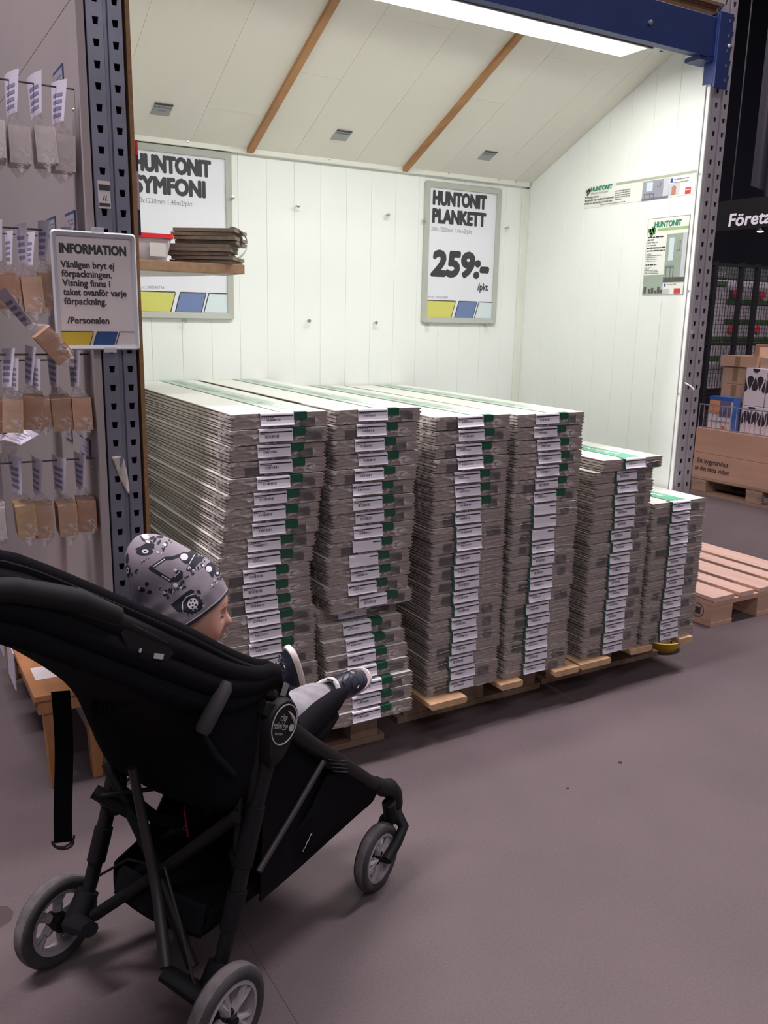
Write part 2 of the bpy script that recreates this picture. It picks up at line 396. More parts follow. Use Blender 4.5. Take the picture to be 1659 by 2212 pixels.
# ------------------------------------------------------------------ pallet rack: uprights, beam
def upright(name, x0, x1, z1, mats, label, hole_m=1):
    W = x1-x0; root = thing(name, label, 'upright', ((x0+x1)/2, YF+.03, 0), group='steel uprights of the rack bay')
    cx = [x0+W*.245, x0+W*.80]; hw, hh = .0078, .0092
    xs = [x0, cx[0]-hw, cx[0]+hw, x0+W*.455, x0+W*.485, x0+W*.575, x0+W*.605, cx[1]-hw, cx[1]+hw, x1]
    dep = [0,0,0,0,.007,.007,0,0,0,0]
    mb = MB(); zs = [0.0]; n = int(z1/.05)
    for i in range(n): zs += [i*.05+.016, i*.05+.016+2*hh]
    zs.append(z1)
    y0 = YF-.006
    def V(i, j, b=0): return (xs[i], y0+dep[i]+b, zs[j])
    for j in range(len(zs)-1):
        ishole = (j % 2 == 1)
        for i in range(len(xs)-1):
            hole = ishole and i in (1, 7)
            if not hole:
                mb.quad(V(i,j), V(i+1,j), V(i+1,j+1), V(i,j+1), 0)
            else:   # keyhole: narrower towards the bottom, with an inner lip
                k = .0022
                a, b_, c, d = V(i,j), V(i+1,j), V(i+1,j+1), V(i,j+1)
                a2 = (a[0]+k, a[1], a[2]+k*.4); b2 = (b_[0]-k, b_[1], b_[2]+k*.4)
                mb.quad(a, b_, b2, a2, 0); mb.quad(a, a2, d, d, 0) if False else None
                mb.add([a, a2, d], [(0,1,2)], 0); mb.add([b_, c, b2], [(0,1,2)], 0)
                for p, q in ((a2,b2),(b2,c),(c,d),(d,a2)):
                    mb.quad(p, q, (q[0],q[1]+.004,q[2]), (p[0],p[1]+.004,p[2]), 0)
    obj('face_plate', mb, mats[0], root)
    mb = MB().box(x0, x0+.003, y0+.0005, y0+.075, 0, z1).box(x1-.003, x1, y0+.0005, y0+.075, 0, z1).box(x0, x1, y0+.073, y0+.075, 0, z1)
    obj('side_channel', mb, mats[0], root)
    obj('hole_shade_plate', MB().box(x0+.003, x1-.003, y0+.035, y0+.04, .001, z1-.001), mats[1], root)  # added plate, its dark colour stands in for shade behind the holes
    obj('foot_plate', MB().box(x0-.003, x1+.003, y0-.003, y0+.078, .0005, .006), mats[0], root)
    return root
upL = upright('rack_upright', .5385, .6255, 3.2, [MT['galv'], MT['shade_dark']], 'blue grey perforated steel rack upright behind the information notice')
upR = upright('rack_upright', 2.8065, 2.8935, 3.2, [MT['galv_r'], MT['shade_mid']], 'pale grey perforated steel rack upright at the right end of the bay')
# bits stuck on the left upright
t = thing('price_sticker', 'small white and black price label stuck on the left upright', 'label', (.565, YF-.007, 1.66))
yy = YF-.0068
obj('sticker_paper', MB().box(.5455,.5765,yy-.0006,yy,1.635,1.702), MT['paper_hall'], t)
obj('print_band', MB().box(.5475,.5755,yy-.0010,yy-.0006,1.679,1.693).box(.5475,.5745,yy-.0010,yy-.0006,1.640,1.648), MT['ink'], t)
for k, s in enumerate(('1','1','.')):
    text('print_price', s, .018, MT['ink'], (.5530+k*.0055,yy-.0009,1.654), (1,0,0), (.3,0,1), t, bold=.02)
t = MB(); rr = random.Random(3)
def tapef(u, v):
    zz = .99-.105*v; wv = .030*(1-v)**.6+.003
    return (.562+.024*v+(u-.5)*wv, YF-.008-.012*v*v-.004*math.sin(u*5+v*7), zz)
t.grid(tapef, 6, 14)
MT['tape_rag'] = mat('masking_tape', (.50,.44,.42), .6, noise_amt=.15, noise_scale=60)
tag(obj('tape_scrap', t, MT['tape_rag'], smooth=60, solid=.0008), 'torn strip of pale tape dangling from the left upright', 'tape')

bm_ = thing('rack_beam', 'dark blue steel rack beam over the front of the bay', 'beam', ((XL+XR)/2, YF, 2.39))
prof = [(YF-.022,2.328),(YF+.020,2.328),(YF+.020,2.452),(YF-.002,2.452),(YF-.002,2.462),(YF-.022,2.462)]
obj('beam_profile', MB().prism(prof, 'x', .640, 2.795), MT['beam'], bm_, bevel=.003)
obj('lower_lip', MB().box(.640, 2.735, YF-.026, YF-.0222, 2.325, 2.338), MT['beam'], bm_)
for s, x0, x1 in ((1, 2.770, 2.842), (-1, .590, .662)):
    cp = obj('end_connector', MB().box(x0, x1, YF-.036, YF-.0265, 2.225, 2.480).box((x0 if s>0 else x1-.004), (x0+.004 if s>0 else x1), YF-.0265, YF+.02, 2.24, 2.475), MT['beam'], bm_, bevel=.002)
    hx = x0+.052 if s > 0 else x1-.052
    hk = MB()
    for k in range(5):
        z = 2.248+k*.05
        hk.box(hx-.003, hx+.003, YF-.038, YF-.0358, z, z+.011)
    obj('hook_slot', hk, MT['galv'], cp)
    obj('safety_pin', MB().lathe([(.0,-.004),(.006,-.003),(.006,0)], (hx+.006, YF-.0362, 2.372), (0,1,0), 14), MT['fix_white'], cp)
obj('bolt', MB().lathe([(0,-.010),(.005,-.009),(.006,0)], (2.43, YF-.0222, 2.385), (0,1,0), 12).lathe([(0,-.009),(.009,-.008),(.009,-.005)], (2.43, YF-.0222, 2.385), (0,1,0), 6), MT['screw'], bm_)
obj('corner_bracket', MB().box(2.700, 2.792, YF-.02, YF+.05, 2.312, 2.3275), MT['beam'], bm_)

# ------------------------------------------------------------------ fluorescent fitting
lf = thing('fluorescent_fitting', 'lit fluorescent light fitting under the blue beam', 'lamp', ((FIX_X0+FIX_X1)/2, 2.485, FIX_Z))
tr_ = MB()
a, b_, c, d, z0, z1 = FIX_X0, FIX_X1, FIX_Y0, FIX_Y1, FIX_Z, FIX_Z+.055
tr_.box(a, b_, c, c+.003, z0, z1).box(a, b_, d-.003, d, z0, z1).box(a, a+.003, c, d, z0, z1).box(b_-.003, b_, c, d, z0, z1).box(a, b_, c, d, z1, z1+.004)
obj('reflector_tray', tr_, MT['fix_white'], lf)
obj('side_rail', MB().box(a-.01, b_+.01, c-.009, c-.0005, z0-.004, z1), MT['fix_grey'], lf)
for xx in (a+.012, b_-.012): obj('lamp_holder', MB().box(xx-.009, xx+.009, c+.04, d-.04, z0+.012, z1), MT['fix_white'], lf)
obj('lamp_tube', MB().lathe([(.0,0),(.011,.002),(.013,.01),(.013,b_-a-.06),(.011,b_-a-.05),(0,b_-a-.048)], (a+.026, (c+d)/2, z0+.032), (1,0,0), 14), MT['tube'], lf, smooth=40)

# ------------------------------------------------------------------ labels on the ceiling
up_c = Vector((0, -math.cos(sl), math.sin(sl))); 
def ceil_card(cx, cy, w_, h_, label, lines):
    O = Vector((cx, cy, ceil_z(cy))); nrm = Vector((0, -math.sin(sl), -math.cos(sl)))
    t = thing('ceiling_label', label, 'label', O, group='sample labels on the ceiling')
    obj('card', MB().obox(O+nrm*.002, (1,0,0), up_c, nrm, w_/2, h_/2, .0012), MT['card_grey'], t)
    obj('top_bar', MB().obox(O+nrm*.0036+up_c*(h_*.42), (1,0,0), up_c, nrm, w_/2, h_*.07, .0004), MT['ink'], t)
    # read from the front of the bay, looking up: reading direction +x, letters upright towards the back wall
    for (s, size, yo) in lines:
        text('print', s, size, MT['ink'], O+nrm*.0042+up_c*yo, (1,0,0), up_c, t, align='CENTER', bold=.02)
MT['card_grey'] = mat('grey_card', (.36,.37,.37), .6)
ceil_card(.981, 3.252, .066, .066, 'small grey sample label on the ceiling, leftmost field', [('HUNTONIT',.012,.008),('Symfoni',.009,-.008)])
ceil_card(1.703, 3.257, .066, .066, 'small grey sample label on the ceiling, middle field', [('HUNTONIT',.012,.008)])
ceil_card(2.426, 3.258, .066, .066, 'small grey sample label on the ceiling, rightmost field', [('HUNTONIT',.012,.008)])
O = Vector((2.690, 2.560, ceil_z(2.560))); nrm = Vector((0,-math.sin(sl),-math.cos(sl)))
t = thing('ceiling_label', 'pale ceiling label reading PLANKETT beside the light fitting', 'label', O, group='sample labels on the ceiling')
obj('card', MB().obox(O+nrm*.002, (1,0,0), up_c, nrm, .055, .05, .0012), MT['moulding'], t)
text('print', 'PLANKETT', .020, MT['ink'], O+nrm*.0042+up_c*-.004, (1,0,0), up_c, t, align='CENTER', bold=.02)
text('print', 'HUNTONIT', .014, MT['ink'], O+nrm*.0042+up_c*.018, (1,0,0), up_c, t, align='CENTER', bold=.02)
obj('arrow', MB().add([O+nrm*.0042+Vector((.03,0,0))+up_c*-.03, O+nrm*.0042+Vector((.05,0,0))+up_c*-.03, O+nrm*.0042+Vector((.04,0,0))+up_c*-.04], [(0,1,2)]), MT['ink'], t)

# ------------------------------------------------------------------ framed price signs on the back wall
def rrect(x0, x1, z0, z1, r, n=4):
    p = []
    for (cx, cz, a0) in ((x1-r,z1-r,0),(x0+r,z1-r,90),(x0+r,z0+r,180),(x1-r,z0+r,270)):
        for k in range(n+1):
            a = R(a0+90*k/n); p.append((cx+r*math.cos(a), cz+r*math.sin(a)))
    return p
def frame_mesh(x0, x1, z0, z1, wd, y_wall, th, r=.012):
    """rounded snap frame: outer rounded bar with an opening"""
    mb = MB(); o = rrect(x0,x1,z0,z1,r); i = rrect(x0+wd,x1-wd,z0+wd,z1-wd,.004); n = len(o)
    o2 = rrect(x0+.004,x1-.004,z0+.004,z1-.004,r*.8); i2 = i
    vs = [(p[0],y_wall,p[1]) for p in o]+[(p[0],y_wall-th*.6,p[1]) for p in o]+[(p[0],y_wall-th,p[1]) for p in o2]+[(p[0],y_wall-th*.72,p[1]) for p in i]+[(p[0],y_wall-.003,p[1]) for p in i]
    fs = []
    for L in range(4):
        for k in range(n):
            k2 = (k+1) % n; fs.append((L*n+k, L*n+k2, (L+1)*n+k2, (L+1)*n+k))
    mb.add(vs, fs); return mb
def color_foot(x0, x1, z0, z1, y, root, mats, line=.004, slant=.035):
    """the three slanted fields along the foot of the shop's signs"""
    W = x1-x0; sl_ = .058*W
    for (fa, fb, le, re_), m in zip(((0,.37,True,False),(.43,.70,False,False),(.74,1.0,False,True)), mats):
        a, b_ = x0+W*fa, x0+W*fb
        q = [(a,z0), (b_,z0), (b_ if re_ else b_+sl_, z1), (a if le else a+sl_, z1)]
        fld = obj('colour_field', MB().prism(q, 'y', y-.0006, y), m, root)
        ln = MB().prism([q[3], q[2], (q[2][0], z1+line), (q[3][0], z1+line)], 'y', y-.0009, y)
        if not re_: ln.prism([q[1], (q[1][0]+line,z0), (q[2][0]+line,z1+line), q[2]], 'y', y-.0009, y)
        if not le: ln.prism([(q[0][0]-line,z0), q[0], q[3], (q[3][0]-line*.2,z1+line), (q[3][0]-line,z1)], 'y', y-.0009, y)
        obj('outline', ln, MT['ink'], fld)
def price_sign(x0, x1, z0, z1, label, head, size_line, art, price):
    t = thing('price_sign', label, 'sign', ((x0+x1)/2, YB, z0), group='framed price signs on the back wall')
    obj('frame', frame_mesh(x0, x1, z0, z1, .026, YB-.0008, .016), MT['frame_grey'], t, smooth=35)
    obj('paper', MB().box(x0+.02, x1-.02, YB-.0055, YB-.003, z0+.02, z1-.02), MT['paper'], t)
    y = YB-.0058
    for (s, wd, zz) in head: text('headline', s, .08, MT['ink'], (x0+.043, y, zz), (1,0,0), (0,0,1), t, bold=.055, fit=wd, cap=.060)
    text('size_line', size_line[0], .026, MT['ink_light'], (x0+.040, y, size_line[1]), (1,0,0), (0,0,1), t, fit=.226)
    text('article_number', art, .016, MT['ink_light'], (x0+.032, y, z0+.112), (1,0,0), (0,0,1), t, fit=.112)
    if price:
        text('price', price[0], .14, MT['ink'], (x0+.042, y, price[1]), (1,0,0), (0,0,1), t, bold=.06, shear=.12, fit=.335, cap=.112)
        text('unit', '/pkt', .045, MT['ink'], (x0+.312, y, price[1]-.058), (1,0,0), (0,0,1), t, bold=.03, fit=.062)
    color_foot(x0+.026, x1-.026, z0+.027, z0+.100, y, t, (MT['yellow'], MT['blue'], MT['pale_blue']))
price_sign(2.206, 2.633, 1.352, 1.972, 'framed HUNTONIT PLANKETT price sign with 259:- on the back wall', [('HUNTONIT',.302,1.8745),('PLANKETT',.302,1.797)], ('300x1220mm 1,46m2/pkt',1.760), 'Art.nr 500628688', ('259:-',1.566))
price_sign(.871, 1.298, 1.352, 1.990, 'framed HUNTONIT SYMFONI sign half hidden behind the small shelf', [('HUNTONIT',.302,1.892),('SYMFONI',.278,1.815)], ('300x1220mm 1,46m2/pkt',1.778), 'Art.nr. 500342734', None)

# ------------------------------------------------------------------ information notice on the left upright
x0, x1, z0, z1 = .4195, .6325, 1.277, 1.575; yw = YF-.014
t = thing('information_sign', 'grey framed information notice with yellow and blue foot on the left upright', 'sign', ((x0+x1)/2, yw, z0))
obj('frame', frame_mesh(x0, x1, z0, z1, .013, yw, .012, .010), MT['frame_info'], t, smooth=35)
obj('paper', MB().box(x0+.010, x1-.010, yw-.005, yw-.003, z0+.010, z1-.010), MT['paper_hall'], t)
obj('back_board', MB().box(x0+.004, x1-.004, yw-.0025, yw+.001, z0+.004, z1-.004), MT['frame_info'], t)
y = yw-.0053
text('headline', 'INFORMATION', .032, MT['ink'], (x0+.020, y, 1.5195), (1,0,0), (0,0,1), t, bold=.045, fit=.168, cap=.0235)
for k, (s, wd) in enumerate((('Vänligen bryt ej',.134),('förpackningen.',.126),('Visning finns i',.120),('taket ovanför varje',.160),('förpackning.',.1065))):
    text('body_text', s, .0232, MT['ink'], (x0+.0215+.0008*k, y, 1.484-k*.0228), (1,0,0), (0,0,1), t, bold=.03, fit=wd)
text('signature', '/Personalen', .0232, MT['ink'], (x0+.030, y, 1.345), (1,0,0), (0,0,1), t, bold=.03, fit=.106)
color_foot(x0+.013, x1-.013, z0+.0135, z0+.046, y, t, (MT['yellow_info'], MT['blue_info'], MT['paper_hall']), line=.0022, slant=.011)
for (cx, cz) in ((.535, 1.578), (.553, 1.279)): obj('clear_clip', MB().box(cx-.016, cx+.016, yw-.0135, yw-.0125, cz-.008, cz+.007), MT['clip'], t, bevel=.002)

# ------------------------------------------------------------------ printed posters on the right wall (reading direction is -y)
PX = XR-.0006
def pbox(ya, yb, za, zb, lift=0.0, mi=0, mb=None):
    mb = mb or MB(); return mb.box(PX-.0008-lift, PX-lift, min(ya,yb), max(ya,yb), za, zb, mi)
def ptext(name, s, size, m, yy, zz, root, **k):
    return text(name, s, size, m, (PX-.0030, yy, zz), (0,-1,0), (0,0,1), root, **k)
def dashes(y0, y1, z, hgt, seed):
    rr = random.Random(seed); mb = MB(); y = y0
    while y > y1:
        wd = rr.uniform(.006, .020); e = max(y1, y-wd)
        mb.box(PX-.0026, PX-.0018, e, y, z, z+hgt*rr.uniform(.7,1)); y = e-.003
    return mb
def picture(root, name, ya, yb, za, zb, wall_c, floor_c, seed, window=True, lift=.0009):
    """small interior photograph printed on the poster: wall, floor band, window and furniture silhouettes"""
    H = zb-za; W = ya-yb; l2 = lift+.0010; l3 = lift+.0020
    p = obj(name, pbox(ya, yb, za, zb, lift), wall_c, root)
    obj('print_floor', pbox(ya, yb, za, za+H*.10, l2), floor_c, p)
    if window:
        obj('print_window', pbox(ya-W*.16, ya-W*.40, za+H*.45, za+H*.92, l2), MT['pic_window'], p)
        obj('print_frame', pbox(ya-W*.56, ya-W*.70, za+H*.64, za+H*.86, l2), MT['ink_light'], p)
        obj('print_canvas', pbox(ya-W*.585, ya-W*.675, za+H*.66, za+H*.84, l3), wall_c, p)
        obj('print_curtain', pbox(ya-W*.80, yb, za+H*.10, zb, l2), MT['pic_curtain'], p)
    leg = MB()
    for k in (.10, .30, .44): leg.box(PX-l3-.0008, PX-l3, ya-W*k-.002, ya-W*k, za+H*.06, za+H*.34)
    leg.box(PX-l3-.0008, PX-l3, ya-W*.46, ya-W*.08, za+H*.30, za+H*.34)
    obj('print_furniture', leg, MT['ink_light'], p)
    return p
MT['pic_grey'] = mat('photo_grey_lilac', (.36,.35,.43), .5, noise_amt=.12, noise_scale=12)
MT['pic_green'] = mat('photo_grey_green', (.36,.42,.36), .5, noise_amt=.12, noise_scale=12)
MT['pic_dark'] = mat('photo_dark', (.09,.09,.09), .5)
MT['pic_lilac'] = mat('photo_dark_lilac', (.18,.17,.25), .5)
MT['pic_window'] = mat('photo_window', (.62,.72,.80), .5)
MT['pic_curtain'] = mat('photo_curtain', (.60,.60,.66), .5)
MT['poster_white'] = mat('poster_paper', (.84,.84,.80), .5)
MT['skin_print'] = mat('photo_skin', (.50,.22,.15), .5)
MT['blue_icon'] = mat('print_icon_blue', (.05,.09,.40), .5)
bn = thing('wall_banner', 'long horizontal HUNTONIT banner printed with room photo on right wall', 'poster', (PX, 2.73, 1.86))
obj('sheet', pbox(3.029, 2.421, 1.862, 1.952), MT['poster_white'], bn)
obj('title_bar', pbox(2.842, 2.421, 1.940, 1.949 , .0009), MT['grey_bar'], bn)
ptext('brand', 'HUNTONIT', .022, MT['green_print'], 2.990, 1.930, bn, bold=.045, fit=.128, cap=.0175)
ptext('slogan', 'Enklare kan det inte göras!', .012, MT['ink_light'], 2.988, 1.917, bn, shear=.2, fit=.105)
for k, s in enumerate(('Naturliga råvaror','Innehåller inga skadliga lösningsmedel','Miljö och barnvänliga, tål aktiva lekar')):
    ptext('check_line', s, .0115, MT['ink'], 3.014, 1.902-k*.0125, bn, bold=.02, fit=(.075,.165,.160)[k])
    obj('check_mark', pbox(3.024, 3.020, 1.902-k*.0125, 1.910-k*.0125 , .0009), MT['ink'], bn)
for k in range(5): obj('fine_print', dashes(2.842, 2.842-(.085 if k < 4 else .04), 1.914-k*.0085, .004, 11+k), MT['ink_light'], bn)
obj('fine_print', dashes(2.93, 2.78, 1.868, .003, 31), MT['ink_light'], bn)
leaf = MB()
for (dy, dz, s) in ((0,0,.010),(.010,.004,.007),(-.009,.005,.007),(.004,-.010,.007),(-.003,.010,.006)):
    leaf.lathe([(s,-.0013),(s,-.0006)], (PX-.0004, 3.006+dy, 1.929+dz), (1,0,0), 9)
obj('leaf_logo', leaf, MT['leaf_grey'], bn)
picture(bn, 'room_photo', 2.690, 2.552, 1.862, 1.936, MT['pic_grey'], MT['pic_lilac'], 1)
obj('info_icon', pbox(2.546, 2.534, 1.916, 1.932 , .0009), MT['blue_icon'], bn)
for k in range(2): obj('fine_print', dashes(2.528, 2.455, 1.925-k*.011, .003, 41+k), MT['ink_light'], bn)
ph = obj('child_photo', pbox(2.553, 2.498, 1.868, 1.912 , .0009), MT['pic_curtain'], bn)
obj('print_face', MB().lathe([(.011,-.0016),(.011,-.0006)], (PX-.0014, 2.525, 1.893), (1,0,0), 14).box(PX-.0028,PX-.0019,2.515,2.535,1.870,1.886), MT['skin_print'], ph)
rl = obj('red_logo', pbox(2.468, 2.441, 1.866, 1.890 , .0009), MT['red_print'], bn)
obj('fine_print', dashes(2.465, 2.444, 1.880, .004, 51), MT['poster_white'], rl)

po = thing('wall_poster', 'upright HUNTONIT poster with green leaf and room photos on right wall', 'poster', (PX, 2.53, 1.486))
pe = pbox(2.645, 2.431, 1.486, 1.788)
obj('dark_border', pe, MT['ink_light'], po)
obj('sheet', pbox(2.6425, 2.4335, 1.4885, 1.7855, .0009), MT['poster_white'], po)
ptext('brand', 'HUNTONIT', .022, MT['green_print'], 2.608, 1.752, po, bold=.045, fit=.138, cap=.022)
obj('title_bar', pbox(2.590, 2.4335, 1.737, 1.747, .0018), MT['green_bar'], po)
leaf = MB()
for (dy, dz, s) in ((0,0,.013),(.012,.004,.009),(-.011,.006,.009),(.003,-.012,.008),(-.006,.012,.008),(-.012,-.006,.005)):
    leaf.lathe([(s,-.0034),(s,-.0018)], (PX-.0006, 2.618+dy, 1.737+dz), (1,0,0), 9)
obj('leaf_logo', leaf, MT['green_leaf'], po)
for k, (zz, ln_, hh_) in enumerate(((1.712,.085,.0055),(1.702,.035,.0055),(1.692,.055,.004),(1.681,.045,.0045),(1.670,.096,.0055),(1.659,.094,.0055),(1.648,.025,.003),(1.641,.08,.0035),(1.634,.055,.003),(1.627,.058,.003),(1.620,.05,.003),(1.604,.058,.005),(1.594,.03,.003),(1.589,.02,.003),(1.583,.068,.004),(1.577,.07,.004),(1.571,.072,.004))):
    obj('fine_print', dashes(2.640-.002, 2.638-ln_, zz, hh_, 60+k), MT['ink'] if hh_ > .0048 else MT['ink_light'], po)
picture(po, 'room_photo', 2.538, 2.4335, 1.536, 1.722, MT['pic_green'], MT['pic_dark'], 2, lift=.0018)
pp = obj('shelf_photo', pbox(2.6425, 2.539, 1.4905, 1.566, .0018), MT['pic_green'], po)
fr = MB()
for k, (a_, h_) in enumerate(((.006,.026),(.030,.018),(.046,.022),(.062,.012),(.078,.026),(.092,.014))):
    fr.box(PX-.0036, PX-.0028, 2.6425-a_-.012, 2.6425-a_, 1.4925, 1.4925+h_)
obj('print_furniture', fr, MT['pic_dark'], pp)
obj('info_icon', pbox(2.532, 2.523, 1.519, 1.530, .0018), MT['blue_icon'], po)
obj('fine_print', dashes(2.516, 2.47, 1.526, .003, 91), MT['ink_light'], po)
obj('small_photo', pbox(2.537, 2.505, 1.4905, 1.510, .0018), MT['pic_curtain'], po)
rl = obj('red_logo', pbox(2.478, 2.446, 1.4905, 1.511, .0018), MT['red_print'], po)
for a_, b_, c, d in ((2.645,2.431,1.486,1.4885),(2.645,2.431,1.7855,1.788),(2.645,2.6425,1.486,1.788),(2.4335,2.431,1.486,1.788)):
    pass

# ------------------------------------------------------------------ small shelf on the left wall with sample boards and a tub
sh = thing('wall_shelf', 'small brown shelf on the left wall of the bay', 'shelf', (.86, 2.80, 1.50))
obj('shelf_board', MB().box(.648, 1.080, 2.735, 2.93, 1.503, 1.532), MT['chip_shelf'] if 'chip_shelf' in MT else mat('shelf_chipboard', (.36,.21,.12), .65, noise_amt=.25, noise_scale=50), sh, bevel=.0015)
obj('support_board', MB().prism([(.648,1.478),(.93,1.492),(1.05,1.5025),(.648,1.5025)], 'y', 2.78, 2.80), MT['panel_white'], sh)
MT['hdf'] = mat('sample_board_core', (.20,.15,.115), .8, noise_amt=.25, noise_scale=60)
MT['kraft'] = mat('sample_board_face', (.42,.27,.15), .7, noise_amt=.15, noise_scale=12)
ang = R(50)
for k in range(9):
    rr = random.Random(k*7+1)
    bc = Vector((.985, 2.845, 1.5325+.0123*k)); da = R(rr.uniform(-3.5,3.5)); dx, dy = rr.uniform(-.010,.012), rr.uniform(-.008,.008)
    if k > 4: dx += .018; dy += .005
    a2 = R(-32)+da; X = Vector((math.cos(a2), math.sin(a2), 0)); Yv = Vector((-math.sin(a2), math.cos(a2), 0))
    names = ['lowest','second','third','fourth','fifth','sixth','seventh','eighth','topmost']
    mb = MB().obox(bc+Vector((dx,dy,.0055)), X, Yv, (0,0,1), .100, .083, .0052, 0)
    o = obj('sample_board', mb, [MT['hdf']])
    tag(o, names[k]+' brown sample board of the little pile on the shelf', 'board', 'sample boards piled on the small shelf')
def ribbon(u, v):
    a = u*math.pi*1.25; 
    c0 = Vector((1.045, 2.80, 1.600))
    return c0+Vector((.062*math.sin(a)*.9+.012*v, -.028+.03*v-.012*math.sin(a), .052*math.cos(a*.95)-.006*v))
rb = MB().grid(ribbon, 18, 4)
tag(obj('paper_strip', rb, mat('white_paper_strip', (.70,.68,.74), .5), smooth=60, solid=.001), 'curled white paper strip round the sample boards', 'paper')
tb = thing('plastic_tub', 'clear plastic tub with red lid on the small shelf', 'tub', (.735, 2.80, 1.5325))
MT['tub'] = mat('clear_tub_plastic', (.62,.52,.56), .15, alpha=.55)
MT['lid_red'] = mat('tub_lid_red', (.70,.03,.04), .35)
cx, cy, zb = .765, 2.800, 1.5325
def tubring(hx, hy, z, r): return [(cx+p[0], cy+p[1], z) for p in rrect(-hx,hx,-hy,hy,r)]
mb = MB(); A = tubring(.066,.046,zb,.012); B = tubring(.082,.056,zb+.070,.014); n = len(A)
mb.add(A+B, [tuple(range(n))]+[(i,(i+1)%n,n+(i+1)%n,n+i) for i in range(n)])
obj('tub_body', mb, MT['tub'], tb, smooth=40, solid=.0015)
mb = MB(); A = tubring(.088,.060,zb+.067,.016); B = tubring(.088,.060,zb+.080,.016); C = tubring(.074,.048,zb+.081,.014); D = tubring(.072,.046,zb+.077,.013)
mb.add(A+B+C+D, [(L*n+i,L*n+(i+1)%n,(L+1)*n+(i+1)%n,(L+1)*n+i) for L in range(3) for i in range(n)]+[tuple(3*n+i for i in range(n)), tuple(range(n))])
obj('lid', mb, MT['lid_red'], tb, smooth=40)
obj('tub_label', MB().box(.775, .825, 2.7425, 2.7432, 1.545, 1.585), mat('tub_label', (.62,.55,.55), .6), tb)
MT['dark_coil'] = mat('dark_tape_roll', (.03,.03,.035), .5)
tag(obj('tape_roll', MB().ring([(.020,0),(.045,0),(.045,.03),(.020,.03)], (.765, 2.872, 1.580), (0,1,0), 24), MT['dark_coil'], smooth=40), 'dark roll standing behind the plastic tub on the shelf', 'roll')
# red and blue strip hung at the inner edge of the left upright
st_ = thing('hanging_rule', 'narrow red and dark blue rule hanging beside the left upright', 'rule', (.652, YF+.006, 1.55))
obj('red_end', MB().box(.6485,.6545,YF+.001,YF+.011,1.775,1.812), MT['lid_red'], st_, bevel=.001)
MT['rule_blue'] = mat('rule_blue', (.015,.02,.06), .5)
for za, zb_ in ((1.735,1.775),(1.575,1.640)): obj('blue_part', MB().box(.6488,.6542,YF+.0015,YF+.0105,za,zb_), MT['rule_blue'], st_)
obj('pale_part', MB().box(.6489,.6541,YF+.002,YF+.010,1.640,1.735), mat('rule_pale', (.5,.40,.42), .5), st_)
# ================================================================== packs of wall boards
MT['fibre'] = mat('fibreboard_edge', (.44,.365,.33), .85, noise_amt=.36, noise_scale=9, stretch=(1,1,22))
MT['fibre_side'] = mat('fibreboard_long_edge', (.56,.50,.45), .8, noise_amt=.25, noise_scale=7, stretch=(1,.35,20))
MT['board_top'] = mat('white_board_face', (.72,.73,.68), .5, noise_amt=.02, noise_scale=4)
MT['film_a'] = film_mat('shrink_film', lo=.07, hi=.85, scale=26, stretch=(.75,1,2.3), base=(.78,.73,.73), rotz=.55, crease=.085)
MT['film_b'] = film_mat('shrink_film_tight', lo=.05, hi=.65, scale=18, stretch=(.5,1,3.4), base=(.70,.66,.65), rotz=-.12, crease=.06)
MT['film_print'] = film_mat('printed_film', tint=(.45,.45,.45), base=(.30,.29,.30), lo=.25, hi=.45, scale=9)
MT['film_edge'] = mat('film_torn_edge', (.60,.57,.56), .35, alpha=.8)
MT['film_green'] = mat('green_tape', (.010,.105,.058), .35, noise_amt=.25, noise_scale=40)
MT['band_green'] = mat('green_band', (.42,.54,.46), .5)
MT['band_dark'] = mat('green_band_dark', (.10,.36,.22), .5)
MT['label'] = mat('pack_label', (.78,.75,.83), .45)
MT['label_ink'] = mat('pack_label_ink', (.03,.025,.035), .5)
PW, PL, PH = .300, 1.215, .0418
def board_mesh():
    t = .0100; w0, w1 = .006, .294
    poly = [(w0,0),(w1,0),(w1,.0032),(w1+.005,.0038),(w1+.005,.0066),(w1,.0072),(w1,t-.001),(w1-.001,t),(w0+.001,t),(w0,t-.001),(w0,.0074),(w0+.009,.0068),(w0+.009,.0036),(w0,.003)]
    n = len(poly)
    side = [1]*n
    for i in range(n):
        a, b_ = poly[i], poly[(i+1) % n]
        if a[1] == t and b_[1] == t: side[i] = 2
    return MB().prism(poly, 'y', .004, PL, 0, side).mesh('board', [MT['fibre'], MT['fibre_side'], MT['board_top']])
BOARD = board_mesh()
